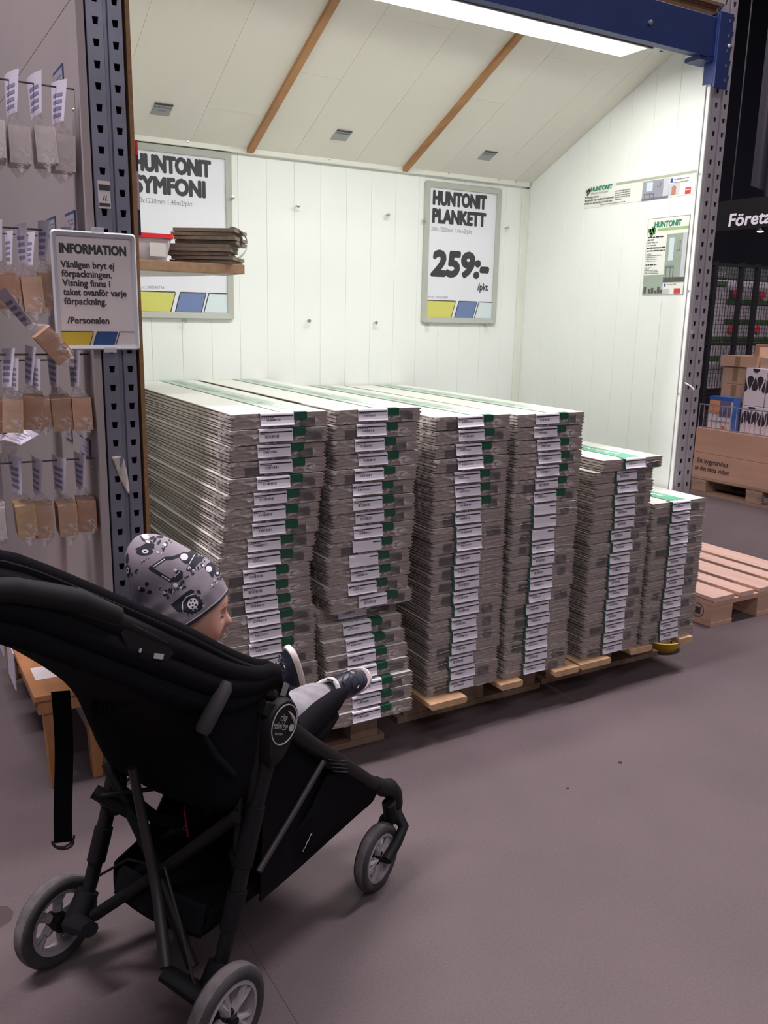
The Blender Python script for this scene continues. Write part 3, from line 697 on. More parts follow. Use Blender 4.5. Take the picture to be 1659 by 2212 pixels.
def film_mesh(seed, kind):
    rr = random.Random(seed); mb = MB(); off = Vector((seed*3.1, seed*1.7, 0))
    def W(x, z):    # outward wrinkle of the wrap at a point of the front face
        p = Vector((x*26+z*30, z*75, 0))+off
        nn = noise.fractal(p, 1.0, 2.0, 3)
        edge = max(0, 1-min(x, PW-x)/.035)
        return .0032*nn+.0060*edge*noise.noise(Vector((x*55, z*140, 3))+off)
    NU, NV = 26, 6
    # front face with rounded corners
    def front(u, v):
        x = -.002+(PW+.004)*u; z = .0006+(PH-.0010)*v
        e = min(x+.002, PW+.002-x); yb = max(0, .012-e)*1.0
        return (x, -.0005+yb+W(min(max(x,0),PW), z), z)
    pr_cells = set()
    if rr.random() < .65:
        c0 = rr.choice((3, 4, 17, 18, 19)); wd = rr.choice((3, 4, 5)); r0 = rr.choice((0,1)); 
        pr_cells = {(i, j) for i in range(c0, c0+wd) for j in range(r0, r0+4)}
    mb.grid(front, NU, NV, mfn=lambda i, j: 1 if (i, j) in pr_cells else 0)
    # flaps of the wrap along both sides near the front
    for sgn, x0 in ((-1, -.002), (1, PW+.002)):
        def sidef(u, v):
            y = .011+.075*u; z = .0006+(PH-.0010)*v
            d = .0035*(1-u)*noise.noise(Vector((y*40, z*160, sgn))+off)
            return (x0+sgn*(d), y, z)
        mb.grid(sidef, 5, 6)
    return mb.mesh('wrap', [MT['film_a'] if kind == 'a' else MT['film_b'], MT['film_print']], 50)
def torn_edge_mesh(seed):
    rr = random.Random(seed); mb = MB()
    for (a, b_) in (((.012, .085), (.20, .292))[seed % 2],):
        z = rr.uniform(.022, .032); pts = []; k = 12
        for i in range(k+1):
            x = a+(b_-a)*i/k; z += rr.uniform(-.0016, .0018); z = min(.037, max(.014, z))
            if i == 0 or i == k: z -= .004
            pts.append((x, -.0038, z))
        mb.tube(pts, .0007, 5)
    if not mb.v: mb.tube([(.02,-.0038,.03),(.08,-.0038,.028)], .0007, 5)
    return mb.mesh('film_fold', [MT['film_edge']], 60)
def label_mesh(seed, torn=False):
    rr = random.Random(seed); mb = MB(); Wd = .100; tilt = rr.uniform(-.02,.03); curl = rr.uniform(0,.006)
    y0 = -.0046
    # paper: goes a little over the top edge, down the front, lifted at the lower edge
    prof = [(.016,PH+.0012,0),(.002,PH+.0012,0),(y0+.001,PH-.0005,0),(y0,PH-.004,0),(y0-.0005,.022,0),(y0-.001-curl*.4,.013,0),(y0-.001-curl,.0085,0)]
    def pt(x, k, lift=0): 
        y, z, _ = prof[k]; return (x, y-(lift if k > 1 else 0), z+(lift if k <= 1 else 0)+tilt*(x-Wd/2)*(.2 if k > 1 else 0))
    for k in range(len(prof)-1):
        mb.quad(pt(0,k), pt(Wd,k), pt(Wd,k+1), pt(0,k+1), 0)
    L = .0005
    def front_rect(xa, xb, za, zb):
        f = lambda z: y0-.0005-L-(curl*.4 if z < .013 else 0)
        mb.quad((xa,f(za),za+tilt*(xa-Wd/2)*.2), (xb,f(za),za+tilt*(xb-Wd/2)*.2), (xb,f(zb),zb+tilt*(xb-Wd/2)*.2), (xa,f(zb),zb+tilt*(xa-Wd/2)*.2), 1)
    if not torn:
        front_rect(.040, .098, .0325, .0362); front_rect(.002, .040, .0328, .0358)
        for k in range(6): front_rect(.003+k*.0062, .003+k*.0062+rr.uniform(.003,.0055), .0292, .0312)
        x = .017
        while x < .058:
            wd = rr.choice((.0007,.0012,.0018)); front_rect(x, x+wd, .0135, .0268); x += wd+rr.choice((.0010,.0016,.0022))
        for k in range(6): front_rect(.022+k*.0055, .0245+k*.0055, .0108, .0120)
        for k in range(4): front_rect(.080+k*.0045, .0825+k*.0045, .0105, .0116)
        # print on the part folded over the edge
        for k in range(3): mb.quad((.03+k*.02,.006,PH+.0017),(.042+k*.02,.006,PH+.0017),(.042+k*.02,.0085,PH+.0017),(.03+k*.02,.0085,PH+.0017),1)
    else:
        front_rect(.070, .098, .0335, .0372)
        for k in range(4): front_rect(.03+k*.006, .033+k*.006, .010+.001*(k%2), .013)
    return mb.mesh('label', [MT['label'], MT['label_ink']])
FILM = {('a', i): film_mesh(10+i, 'a') for i in range(6)}
FILM.update({('b', i): film_mesh(40+i, 'b') for i in range(6)})
FOLD = [torn_edge_mesh(70+i) for i in range(6)]
LABEL = [label_mesh(100+i) for i in range(5)]+[label_mesh(200, True)]
TAB_A = MB().box(.0, .040, -.0048, -.0040, .0225, PH-.0005).box(0, .040, -.0048, .022, PH-.0002, PH+.0012).mesh('green_tab', [MT['film_green']])
TAB_B = MB().box(.003, .011, -.0048, -.0040, .0060, PH-.0005).box(.003, .011, -.0048, .022, PH-.0002, PH+.0012).mesh('green_tab', [MT['film_green']])
def band_obj(parent, dark, x0):
    """printed green band along the top of the wrap with white lettering"""
    zt = PH+.0016
    mb = MB().box(x0, x0+.085, .015, PL-.01, zt-.0006, zt)
    b = new('printed_band', mb.mesh('printed_band', [MT['band_dark'] if dark else MT['band_green']]), parent)
    for k in range(4):
        me = text_mesh('HUNTONIT', .042, MT['board_top'], bold=.03, fit=.20, cap=.026)
        # reads along the pack: +y, letters up towards -x
        me.transform(Matrix(((0,-1,0,x0+.058),(1,0,0,.09+k*.29),(0,0,1,zt+.0004),(0,0,0,1))))
        new('lettering', me, b)
    return b
ORD = ['topmost','second','third','fourth','fifth','sixth','seventh','eighth','ninth','tenth','eleventh','twelfth','thirteenth','fourteenth','fifteenth','sixteenth','seventeenth','eighteenth','nineteenth','twentieth','twenty-first','lowest']
def make_pack(label, group, kind, seed, lab_x, lab_i, top=False):
    rr = random.Random(seed)
    t = thing('board_pack', label, 'board pack', group=group)
    for k in range(4):
        b = new('board', BOARD, t); b.location = (rr.uniform(-.0015,.0015), rr.uniform(0,.002), .0002+.01035*k)
    new('wrap', FILM[(kind, rr.randrange(6))], t)
    if kind == 'b': new('film_fold', FOLD[rr.randrange(6)], t)
    lb = new('label', LABEL[lab_i], t); lb.location = (lab_x, 0, 0)
    tb_ = new('green_tab', TAB_A if kind == 'a' else TAB_B, t)
    tb_.location = (lab_x+.100 if kind == 'a' else lab_x-.010, 0, 0)
    if top: band_obj(t, kind == 'b', lab_x+(.065 if kind == 'a' else .01))
    return t
# stack: name, x of the left side, y of the front, number of packs, pitch, base z, kind per pack from the top, x offsets from the top
def stack(name, x0, y0, n, pitch, zb, kinds, dxs, dys, labx, seed, torn=()):
    rr = random.Random(seed)
    for i in range(n):       # i = 0 is the topmost
        kind = kinds(i)
        dx = dxs(i)+rr.uniform(-.003,.003); dy = dys(i)+rr.uniform(-.004,.004)
        word = 'lowest' if i == n-1 else ORD[i]
        lab = ('%s pack of wall boards in %s' % (word, name)) if i in (0, n-1) else ('%s pack of wall boards from the top of %s' % (word, name))
        p = make_pack(lab, 'packs in '+name, kind, seed*100+i, labx(i)+rr.uniform(-.004,.004), (5 if i in torn else rr.randrange(5)), top=(i == 0))
        p.location = (x0+dx, y0+dy, zb+pitch*(n-1-i)); p.rotation_euler = (0, 0, R(rr.uniform(-.5,.5)))
D1 = [-.006,-.012,-.012,-.010,-.018,-.031,-.035,-.041,-.048,-.057,-.066,-.062,-.058,-.054,-.050,-.052,-.052,-.048,-.046,-.046,-.046,-.048]
D2 = [0,-.006,-.009,0,-.009,-.018,-.012,-.006,-.012,-.016,-.026,-.018,-.026,-.012,-.038,-.036,-.034,-.032,-.030,-.028,-.028,-.030]
E2 = [0]*14+[.045,.02,.0,-.012,-.022,-.034,-.042,-.048]
BZ = .1445
stack('the leftmost stack', .828, 2.200, 22, .0441, BZ, lambda i: 'a', lambda i: D1[i], lambda i: -.010*max(0,i-12)/4, lambda i: .085, 1)
stack('the second stack from the left', 1.135, 2.200, 22, .0441, BZ, lambda i: 'a', lambda i: D2[i], lambda i: E2[i], lambda i: .078 if i not in (13,) else .10, 2, torn=(9,10))
stack('the third stack from the left', 1.483, 2.200, 21, .0446, BZ, lambda i: 'a' if i < 7 else 'b', lambda i: .002, lambda i: 0, lambda i: .083 if i < 7 else .090, 3)
stack('the fourth stack from the left', 1.803, 2.200, 21, .0444, BZ, lambda i: 'a' if i < 7 else 'b', lambda i: 0, lambda i: 0, lambda i: .092 if i > 1 else .078, 4, torn=(7,8,9))
stack('the second stack from the right', 2.172, 2.205, 17, .0444, BZ, lambda i: 'b', lambda i: [.030,.004,.006][i] if i < 3 else 0, lambda i: (-.012 if i == 0 else 0), lambda i: .105 if i else .10, 5)
stack('the lowest stack at the right end', 2.486, 2.205, 13, .0436, BZ, lambda i: 'b', lambda i: 0, lambda i: 0, lambda i: .100, 6)
# scrap of clear wrap lying on the leftmost stack
def scrapf(u, v):
    x = 1.02+.16*u; y = 2.235+.10*v
    return (x, y, BZ+22*.0441+.004+.016*abs(noise.noise(Vector((x*30,y*30,1))))*(1-abs(2*u-1)**2)*(1-abs(2*v-1)**2))
tag(obj('film_scrap', MB().grid(scrapf, 18, 12), MT['film_a'], smooth=60), 'crumpled clear film lying on top of the leftmost stack', 'film')

# ================================================================== pallets under the stacks
def deck_end_board(name, x0, x1, y0, y1, z0, z1, m, root, ch=.006):
    mb = MB().prism([(x0+ch,z0),(x1-ch,z0),(x1,z0+ch),(x1,z1-ch*.3),(x1-ch*.3,z1),(x0+ch*.3,z1),(x0,z1-ch*.3),(x0,z0+ch)], 'y', y0, y1)
    return obj(name, mb, m, root)
def half_pallet(x0, x1, y0, y1, decks, yfeet, label):
    t = thing('pallet', label, 'pallet', ((x0+x1)/2, (y0+y1)/2, 0), group='pallets under the board stacks')
    for (a, b_, dy) in decks: deck_end_board('deck_board', a, b_, y0+dy, y1, .122, .1443, MT['wood'], t)
    for yy in yfeet:
        obj('cross_board', MB().box(x0+.005, x1-.005, yy, yy+.10, .100, .1218), MT['wood_old'], t)
        for xx in (x0+.03, (x0+x1)/2-.05, x1-.13):
            obj('block', MB().box(xx, xx+.10, yy+.004, yy+.096, .0222, .0998), MT['wood_old'], t)
        obj('bottom_board', MB().box(x0+.005, x1-.005, yy, yy+.10, .0005, .022), MT['wood_old'], t)
    return t
half_pallet(.79, 1.37, 2.16, 3.40, [(.80,.92,.05),(1.02,1.13,.05),(1.24,1.36,.05)], (2.265, 2.75, 3.26), 'wooden pallet under the leftmost pair of stacks')
half_pallet(1.455, 2.105, 2.155, 3.40, [(1.475,1.620,0),(1.775,1.872,.015),(2.020,2.137,.015)], (2.335, 2.80, 3.26), 'wooden pallet under the third and fourth stacks')
half_pallet(2.118, 2.768, 2.175, 3.40, [(2.150,2.300,.0),(2.423,2.540,.02),(2.690,2.765,.012)], (2.355, 2.80, 3.26), 'wooden pallet under the two right hand stacks')
# yellow guard round the foot of the right upright
MT['yellow_plastic'] = mat('yellow_plastic', (.62,.40,.03), .45)
tag(obj('post_guard', MB().ring([(.068,.0008),(.072,.0008),(.088,.030),(.092,.045),(.086,.047),(.070,.03)], (2.850, 2.4215, 0), (0,0,1), 32), MT['yellow_plastic'], smooth=40), 'yellow plastic guard round the foot of the right upright', 'guard')
# crumbs on the floor
for (xx, yy, s) in ((1.951,1.769,.006),(1.696,1.734,.004)):
    tag(obj('floor_crumb', MB().lathe([(.0,0.0003),(s,.0005),(s*.8,s*.7),(0,s)], (xx, yy, 0), (0,0,1), 7), MT['black']), 'tiny dark crumb on the concrete floor, '+('the larger one' if s > .005 else 'the smaller one'), 'crumb')
# ================================================================== the stroller (own axes: x forward, y to its left, z up)
MT['fabric'] = mat('black_fabric', (.0062,.0060,.0082), .95, spec=.08, bump=.25, bump_scale=500)
MT['fabric2'] = mat('charcoal_fabric', (.0085,.0083,.0105), .92, spec=.09, bump=.2, bump_scale=400)
MT['plastic_blk'] = mat('black_plastic', (.0075,.0075,.009), .6, spec=.22)
MT['foam'] = mat('grey_foam_grip', (.030,.028,.032), .8, spec=.3)
MT['tube_blk'] = mat('black_tube', (.0080,.0080,.0095), .55, spec=.25)
MT['tube_grey'] = mat('dark_grey_tube', (.030,.028,.032), .5, metal=.2)
MT['rubber'] = mat('tyre_rubber', (.040,.036,.040), .8, noise_amt=.35, noise_scale=25)
MT['dust'] = mat('dusty_tread', (.17,.15,.16), .9, color2=(.06,.055,.06), noise_scale=18)
MT['rim'] = mat('grey_wheel_plastic', (.30,.28,.31), .38)
MT['red_tag'] = mat('red_ribbon', (.50,.012,.03), .6)
MT['logo_grey'] = mat('logo_silver', (.42,.42,.42), .5)
MT['ring_metal'] = mat('dark_ring_metal', (.05,.04,.045), .4, metal=.6)
MT['sleeve'] = mat('dark_handle_sleeve', (.013,.0125,.015), .75, spec=.2)
SA = R(27.5); SO = (.345, 1.52, 0)
stroller = thing('stroller', 'black folding stroller with a baby in it, in front of the stacks', 'stroller', SO, SA)
def L(F, S, Z): return Vector((F, -S, Z))
def spart(name, mb, m, parent=None, smooth=40, **k):
    return obj(name, mb, m, parent or stroller, smooth=smooth, world=False, **k)
FS = .19
# ---- wheels
def wheel(F, S, rad, wd, out, spokes=5):
    c = L(F, S, rad+.0008); ax = Vector((0, -1, 0))*(1 if out > 0 else -1)     # axis points outwards
    t = spart('wheel', MB().ring([(rad*.70,-wd*.34),(rad*.80,-wd*.46),(rad*.92,-wd*.44),(rad*.975,-wd*.30),(rad*.975,wd*.30),(rad*.92,wd*.44),(rad*.80,wd*.46),(rad*.70,wd*.34)], c, ax, 40), MT['rubber'], smooth=50)
    spart('tread', MB().ring([(rad*.96,-wd*.34),(rad*.992,-wd*.22),(rad,-wd*.10),(rad,wd*.10),(rad*.992,wd*.22),(rad*.96,wd*.34),(rad*.9,0)], c, ax, 40), MT['dust'], t, smooth=60)
    spart('rim', MB().ring([(rad*.62,-wd*.30),(rad*.72,-wd*.36),(rad*.735,-wd*.2),(rad*.735,wd*.2),(rad*.72,wd*.40),(rad*.655,wd*.42),(rad*.63,wd*.1)], c, ax, 40), MT['rim'], t, smooth=40)
    e1 = Vector((0,0,1)); e2 = ax.cross(e1)
    for k in range(spokes):
        a = 2*math.pi*k/spokes+.3
        sp = MB()
        for da in (-.17, .17):
            d0 = e1*math.cos(a)+e2*math.sin(a); d1 = e1*math.cos(a+da)+e2*math.sin(a+da)
            sp.tube([c+d0*rad*.15+ax*wd*.18, c+(d0*.3+d1*.7)*rad*.42+ax*wd*.22, c+d1*rad*.66+ax*wd*.16], [rad*.085, rad*.075, rad*.085], 8)
        sp.tube([c+(e1*math.cos(a)+e2*math.sin(a))*rad*.1+ax*wd*.1, c+(e1*math.cos(a)+e2*math.sin(a))*rad*.34+ax*wd*.15], rad*.11, 8)
        spart('spoke', sp, MT['rim'], t)
    spart('wheel_hub', MB().lathe([(rad*.20,-wd*.5),(rad*.21,wd*.25),(rad*.17,wd*.34),(0,wd*.34)], c, ax, 20), MT['plastic_blk'], t)
    return t
for S in (.240, -.240): wheel(0.0, S, .099, .042, 1 if S > 0 else -1)
for S in (.200, -.200): wheel(.588, S, .084, .036, 1 if S > 0 else -1)
# ---- frame, both sides
for s in (1, -1):
    z = s*FS
    leg = [(.222,z,.60),(.196,z,.545),(.168,z,.476),(.139,z,.410),(.103,z,.308),(.052,z,.177),(.022,z,.125)]
    rl = spart('rear_leg', MB().tube([L(*p) for p in leg], [.024,.023,.018,.018,.018,.017,.017], 12, flat=(1,.8)), MT['tube_blk'])
    spart('leg_collar', MB().tube([L(.152,z,.443),L(.112,z,.335)], .0215, 12, flat=(1,.85)), MT['plastic_blk'], rl)
    spart('leg_collar', MB().tube([L(.096,z,.290),L(.070,z,.222)], .0215, 12, flat=(1,.85)), MT['plastic_blk'], rl)
    # wheel bracket with the axle stub
    br = MB().tube([L(.045,z,.165),L(.012,z,.112)], [.024,.028], 12).tube([L(0,z-s*.01,.0998),L(0,z+s*.075,.0998)], .0105, 12)
    br.tube([L(.004,z,.112),L(-.012,z-s*.045,.135),L(-.022,z-s*.085,.150)], [.026,.022,.019], 10, flat=(.8,1))
    spart('wheel_bracket', br, MT['plastic_blk'])
    fr_ = [(.225,z,.592),(.325,z,.500),(.458,z,.388),(.560,z,.300),(.606,z,.262)]
    fg = spart('front_leg', MB().tube([L(*p) for p in fr_], [.020,.019,.017,.0165,.017], 12), MT['tube_blk'])
    el = [(.588,z,.278),(.625,z,.250),(.655,z,.236),(.676,z,.210),(.683,z,.180),(.680,z,.150)]
    spart('front_elbow', MB().tube([L(*p) for p in el], [.0195,.021,.023,.0235,.022,.019], 12), MT['plastic_blk'])
    fk = MB()
    for q in (-.028, .028):
        fk.tube([L(.672,z+.01*s,.163),L(.668,z+.01*s+q,.135),L(.640,z+.01*s+q,.108),L(.588,z+.01*s+q,.0848)], [.017,.014,.013,.013], 10)
    fk.tube([L(.588,z+.01*s-.034,.0848),L(.588,z+.01*s+.034,.0848)], .0075, 10).tube([L(.640,z+.01*s,.205),L(.655,z+.01*s,.150)], .018, 10)
    spart('caster_fork', fk, MT['plastic_blk'])
    # hub plate: a teardrop with the badge on the near side
    hb = MB(); N = 24
    prof = [(.207+.050*math.cos(a), .601+.050*math.sin(a)) for a in [2*math.pi*i/N for i in range(N)]]
    prof = [(p[0]-max(0,-(p[1]-.579))*.75, p[1]-max(0,-(p[1]-.579))*1.2) for p in prof]
    hb.add([L(p[0],z-s*.018,p[1]) for p in prof]+[L(p[0],z+s*.020,p[1]) for p in prof]+[L(.207+(p[0]-.207)*.9,z+s*.027,.601+(p[1]-.601)*.9) for p in prof],
           [tuple(range(N)), tuple(2*N+i for i in range(N))]+[(k*N+i,k*N+(i+1)%N,(k+1)*N+(i+1)%N,(k+1)*N+i) for k in (0,1) for i in range(N)])
    hub = spart('hinge_hub', hb, MT['plastic_blk'])
    if s > 0:
        yS = z+.0275
        spart('badge_ring', MB().ring([(.0385,.0),(.0405,.0),(.0405,.0014),(.0385,.0014)], L(.208,yS,.600), (0,-1,0), 40), MT['logo_grey'], hub)
        ca, sa = math.cos(R(-25)), math.sin(R(-25))
        def badge(body, size, du, dv, **k):
            me = text_mesh(body, size, MT['logo_grey'], **k)
            X = Vector((ca,0,sa)); Yv = Vector((-sa,0,ca)); O = L(.208,yS+.0010,.600)+X*du+Yv*dv; Zv = X.cross(Yv)
            me.transform(Matrix(((X.x,Yv.x,Zv.x,O.x),(X.y,Yv.y,Zv.y,O.y),(X.z,Yv.z,Zv.z,O.z),(0,0,0,1))))
            return new('badge_lettering', me, hub)
        badge('city', .0200, -.018, .0070, fit=.022); badge('mini', .0200, -.0335, -.0095, fit=.026); badge('ZIP', .0150, -.0045, -.0105, fit=.017)
        badge('baby jogger', .0060, -.024, -.020, fit=.026)
        sw = MB(); pts = []
        for k in range(9):
            u = k/8; pts.append(L(.208+.012+.012*u+.010*math.sin(u*2.2), yS+.0008, .600+.024-.040*u))
        sw.tube(pts, [.0006,.0015,.0024,.0032,.0036,.0034,.0026,.0018,.0006], 6, flat=(1,1))
        spart('badge_swoosh', sw, MT['logo_grey'], hub)
        spart('badge_dot', MB().lathe([(.0078,0),(.0078,.0014),(0,.0014)], L(.2295,yS,.5845), (0,-1,0), 18), MT['logo_grey'], hub)
    # side rod from the seat hinge down to the cross tubes, gas-strut like rod to the front
    spart('side_rod', MB().tube([L(.170,z,.665),L(.150,z-s*.01,.46),L(.128,z-s*.02,.335)], .0105, 10), MT['tube_blk'])
    spart('strut', MB().tube([L(.352,z+s*.018,.452),L(.245,z+s*.022,.388),L(.128,z+s*.026,.322)], .0062, 8), MT['tube_grey'])
    # handle frame tube
    hf = [(.205,z,.655),(.02,z,.80),(-.18,z+s*.008,.928),(-.275,z+s*.012,.990),(-.345,z+s*.012,1.017),(-.48,z+s*.010,1.052),(-.56,z-s*.01,1.075)]
    spart('handle_tube', MB().tube([L(*p) for p in hf], [.013,.014,.0165,.0175,.0175,.017,.016], 12), MT['tube_blk'])
    spart('handle_sleeve', MB().tube([L(-.175,z+s*.012,.932),L(-.245,z+s*.014,.976),L(-.345,z+s*.014,1.019),L(-.47,z+s*.012,1.052)], [.016,.0185,.0190,.0185], 12), MT['sleeve'])
spart('handle_bar', MB().tube([L(-.555,FS-.01,1.073),L(-.585,FS-.04,1.083),L(-.59,0,1.085),L(-.585,-FS+.04,1.083),L(-.555,-FS+.01,1.073)], .0175, 12), MT['foam'])
# ---- folding cross and rear axle parts
spart('cross_tube', MB().tube([L(.105,FS-.01,.440),L(.075,.02,.285),L(.030,-.155,.128)], .0125, 10), MT['tube_blk'])
spart('cross_tube', MB().tube([L(.105,-FS+.01,.440),L(.085,-.03,.280),L(.030,.13,.135)], .0125, 10), MT['tube_blk'])
spart('fold_rod', MB().tube([L(.026,-.01,.520),L(.050,.005,.300),L(.040,.030,.235),L(-.016,.105,.155)], [.009,.0105,.0115,.0125], 10), MT['tube_grey'])
spart('fold_link', MB().tube([L(.06,-.17,.40),L(.10,-.10,.352)], .015, 10), MT['plastic_blk'])
spart('brake_cable', MB().tube([L(.06,.03,.30),L(.03,.10,.22),L(-.005,.165,.15),L(.0,.18,.12)], .0028, 6), MT['tube_grey'])
spart('brake_cable', MB().tube([L(.07,-.02,.28),L(.08,-.10,.255),L(.06,-.17,.20)], .0028, 6), MT['tube_blk'])
for s in (1, -1):
    spart('rear_stay', MB().tube([L(.132,s*.165,.485),L(.116,s*.172,.345)], .0085, 10), MT['tube_blk'])
    spart('stay_joint', MB().tube([L(.116,s*.172,.358),L(.118,s*.178,.322)], .0165, 10), MT['plastic_blk'])
# ---- seat tub of fabric
ST = [((-.42,1.020),(-.47,1.100)),((-.27,.910),(-.345,1.056)),((-.124,.795),(-.235,.991)),((-.023,.700),(-.115,.914)),((.031,.626),(-.015,.848)),((.062,.540),(.075,.783)),((.100,.452),(.150,.736)),((.20,.440),(.205,.708)),((.31,.455),(.275,.610))]
def catm(a, b, c, d, t):
    return tuple(.5*((2*b[i])+(-a[i]+c[i])*t+(2*a[i]-5*b[i]+4*c[i]-d[i])*t*t+(-a[i]+3*b[i]-3*c[i]+d[i])*t**3) for i in range(len(b)))
def spl(P, u):
    n = len(P)-1; x = min(max(u,0),1)*n; i = min(int(x), n-1); t = x-i
    return catm(P[max(i-1,0)], P[i], P[i+1], P[min(i+2,n)], t)
SB = [p[0] for p in ST]; STt = [p[1] for p in ST]
def tub(u, v):
    """u along the seat from the head to the knees, v across from the near rim round the back to the far rim"""
    B = spl(SB, u); T = spl(STt, u); w = .182
    if v < .32:   k = v/.32; s = 1
    elif v > .68: k = (1-v)/.32; s = -1
    else:
        q = (v-.5)/.18; S = -q*.158
        sag = .016*(1-q*q)
        d = Vector((T[0]-B[0], T[1]-B[1])).normalized()
        return L(B[0]-d.x*sag, S, B[1]-d.y*sag)
    S = s*(w-.020*k**3+.010*math.sin(k*3.1)); e = k**1.15
    F_, Z_ = T[0]+(B[0]-T[0])*e, T[1]+(B[1]-T[1])*e
    wr = .003*noise.noise(Vector((F_*16, Z_*16, s*2)))
    return L(F_, S+wr*s, Z_)
spart('seat_shell', MB().grid(tub, 40, 36), MT['fabric'], smooth=80, solid=.012)
for s in (1, -1):
    spart('seat_rim', MB().tube([L(spl(STt,i/20)[0], s*.184, spl(STt,i/20)[1]) for i in range(20)], .0125, 10), MT['fabric'])
# folded canopy: bows lying along the rim and round the back
for k, (dz, wd, r, m) in enumerate(((.000,.190,.0115,'fabric'),(-.026,.201,.015,'fabric2'),(-.056,.201,.016,'fabric'),(-.088,.197,.014,'fabric'))):
    pts = []
    for i in range(15):
        u = i/14; F_ = .185-.60*u+.02*k; Z_ = spl(STt, 1-(.98*u+.02))[1]
        T = spl(STt, .86*(1-u)+.02)
        sagk = -.018*math.sin(u*3.14)*(k*.5)
        pts.append((T[0], T[1]+dz*min(1,u*2.2+.15)+sagk))
    P3 = [L(p[0], wd, p[1]) for p in pts]
    back = [L(pts[-1][0]-.05*math.sin(a), wd*math.cos(a), pts[-1][1]+.012*math.sin(a)) for a in [math.pi*j/12 for j in range(1,12)]]
    P4 = [L(p[0], -wd, p[1]) for p in reversed(pts)]
    spart('canopy_bow', MB().tube(P3+back+P4, r, 8, flat=(1.25,.8)), MT[m], smooth=60)
# canopy cloth hanging between the bows at the back
def cloth(u, v):
    T = spl(STt, .02+.42*u); S = .195-.39*v
    bow = math.sin(math.pi*v)
    return L(T[0]-.045*bow*(1-u)-.012, S*1.0, T[1]-.030-.06*u*(1-u)*4*(1-.5*bow)-.02*bow)
def side_cloth(u, v):
    T = spl(STt, .03+.80*(1-u)); 
    low = .105*(1-u)**.0*(.25+.75*min(1,u*1.7))
    return L(T[0]+.012*v, .199+.006*math.sin(v*9+u*3), T[1]-low*v)
spart('canopy_side', MB().grid(side_cloth, 26, 8), MT['fabric2'], smooth=80, solid=.004)
# plastic clip with a care tag, snap, label
spart('canopy_clip', MB().prism([(-.175,.905),(-.155,.918),(-.080,.862),(-.068,.838),(-.085,.828),(-.165,.880)], 'y', -.2125, -.206), MT['plastic_blk'], bevel=.002)
tgm = MB().obox(L(-.104,.2140,.846), (1,0,-.42), (0,1,0), (.42,0,1), .0105, .0007, .0042).obox(L(-.141,.2140,.868), (1,0,-.42), (0,1,0), (.42,0,1), .0022, .0007, .0032)
spart('care_tag', tgm, mat('care_tag_white', (.40,.40,.42), .5), smooth=None)
spart('snap_button', MB().ring([(.0028,0),(.0052,0),(.0052,.002),(.0028,.002)], L(.198,.207,.700), (0,-1,0), 16), MT['logo_grey'])
spart('seat_tag', MB().obox(L(.232,.200,.660), (.5,0,.8), (0,1,0), (.8,0,-.5), .013, .0008, .009), mat('grey_seat_tag', (.20,.20,.21), .6), smooth=None)
spart('side_grip', MB().tube([L(.052,.212,.744),L(.046,.214,.737),L(-.012,.218,.684),L(-.018,.218,.677)], [.010,.0145,.0145,.011], 12), MT['foam'])
spart('grip_strap', MB().tube([L(-.012,.207,.680),L(.04,.200,.60),L(.09,.195,.54)], .004, 8, flat=(1.5,.3)), MT['fabric'])
spart('hinge_block', MB().obox(L(.178,.200,.640), (1,0,-.6), (0,1,0), (.6,0,1), .022, .012, .014), MT['plastic_blk'], bevel=.003)
def ruffle(u, v):
    s = .10-.20*u; B = spl(SB, .36+.16*u)
    return L(B[0]-.024+.006*math.sin(u*60)*(.5+.5*v), s, B[1]+.012+.045*v-.03*u)
spart('elastic_pocket', MB().grid(ruffle, 60, 5), MT['fabric2'], smooth=80, solid=.002)
# padded footrest and calf support in front of the hub
def pad(u, v):
    a = .30+.15*u; z_ = .475+.055*u; th = .022
    S = .165*(1-2*v)
    return L(a+.02*math.sin(u*3), S, z_+.010*math.sin(v*math.pi))
spart('calf_rest', MB().grid(pad, 8, 12), MT['fabric'], smooth=80, solid=.026)
spart('footrest', MB().tube([L(.33,.160,.508),L(.395,.165,.530),L(.455,.168,.545),L(.500,.166,.548)], [.036,.034,.026,.010], 12, flat=(1,.6)).tube([L(.345,.165,.485),L(.420,.168,.500),L(.462,.166,.503)], [.030,.024,.010], 12, flat=(1,.5)), MT['fabric2'], smooth=60)
spart('leg_pocket', MB().prism([(.350,.462),(.430,.425),(.455,.390),(.400,.405),(.365,.432)], 'y', -.205, -.185), MT['fabric2'])
rb_ = MB()
for k in range(4): rb_.tube([L(.372+.006*k,.2065,.447-.012*k),L(.440+.002*k,.2065,.412-.010*k)], .0014, 5)
spart('pocket_ribs', rb_, MT['foam'])
# ---- basket of black cloth under the seat
BK_T = [(.075,.238),(.19,.245),(.30,.325),(.40,.405),(.50,.340),(.585,.258)]; BK_B = [(.060,.178),(.18,.200),(.29,.214),(.40,.220),(.50,.223),(.578,.226)]
def bask(u, v):
    T = spl(BK_T, u); B = spl(BK_B, u); w = .135+.060*min(1, u*2.2)
    if v < .3: k = v/.3; s = 1
    elif v > .7: k = (1-v)/.3; s = -1
    else:
        q = (v-.5)/.2; return L(B[0], -q*(w-.014), B[1]-.008*(1-q*q))
    return L(T[0]+(B[0]-T[0])*k, s*(w-.014*k*k), T[1]+(B[1]-T[1])*k)
spart('basket', MB().grid(bask, 24, 24), MT['fabric'], smooth=80, solid=.004)
def brear(u, v):
    S = .124-.248*u; T = (.078,.240); B = (.060,.176)
    return L(T[0]+(B[0]-T[0])*v-.010*math.sin(u*math.pi)*v, S, T[1]+(B[1]-T[1])*v-.006*math.sin(u*math.pi))
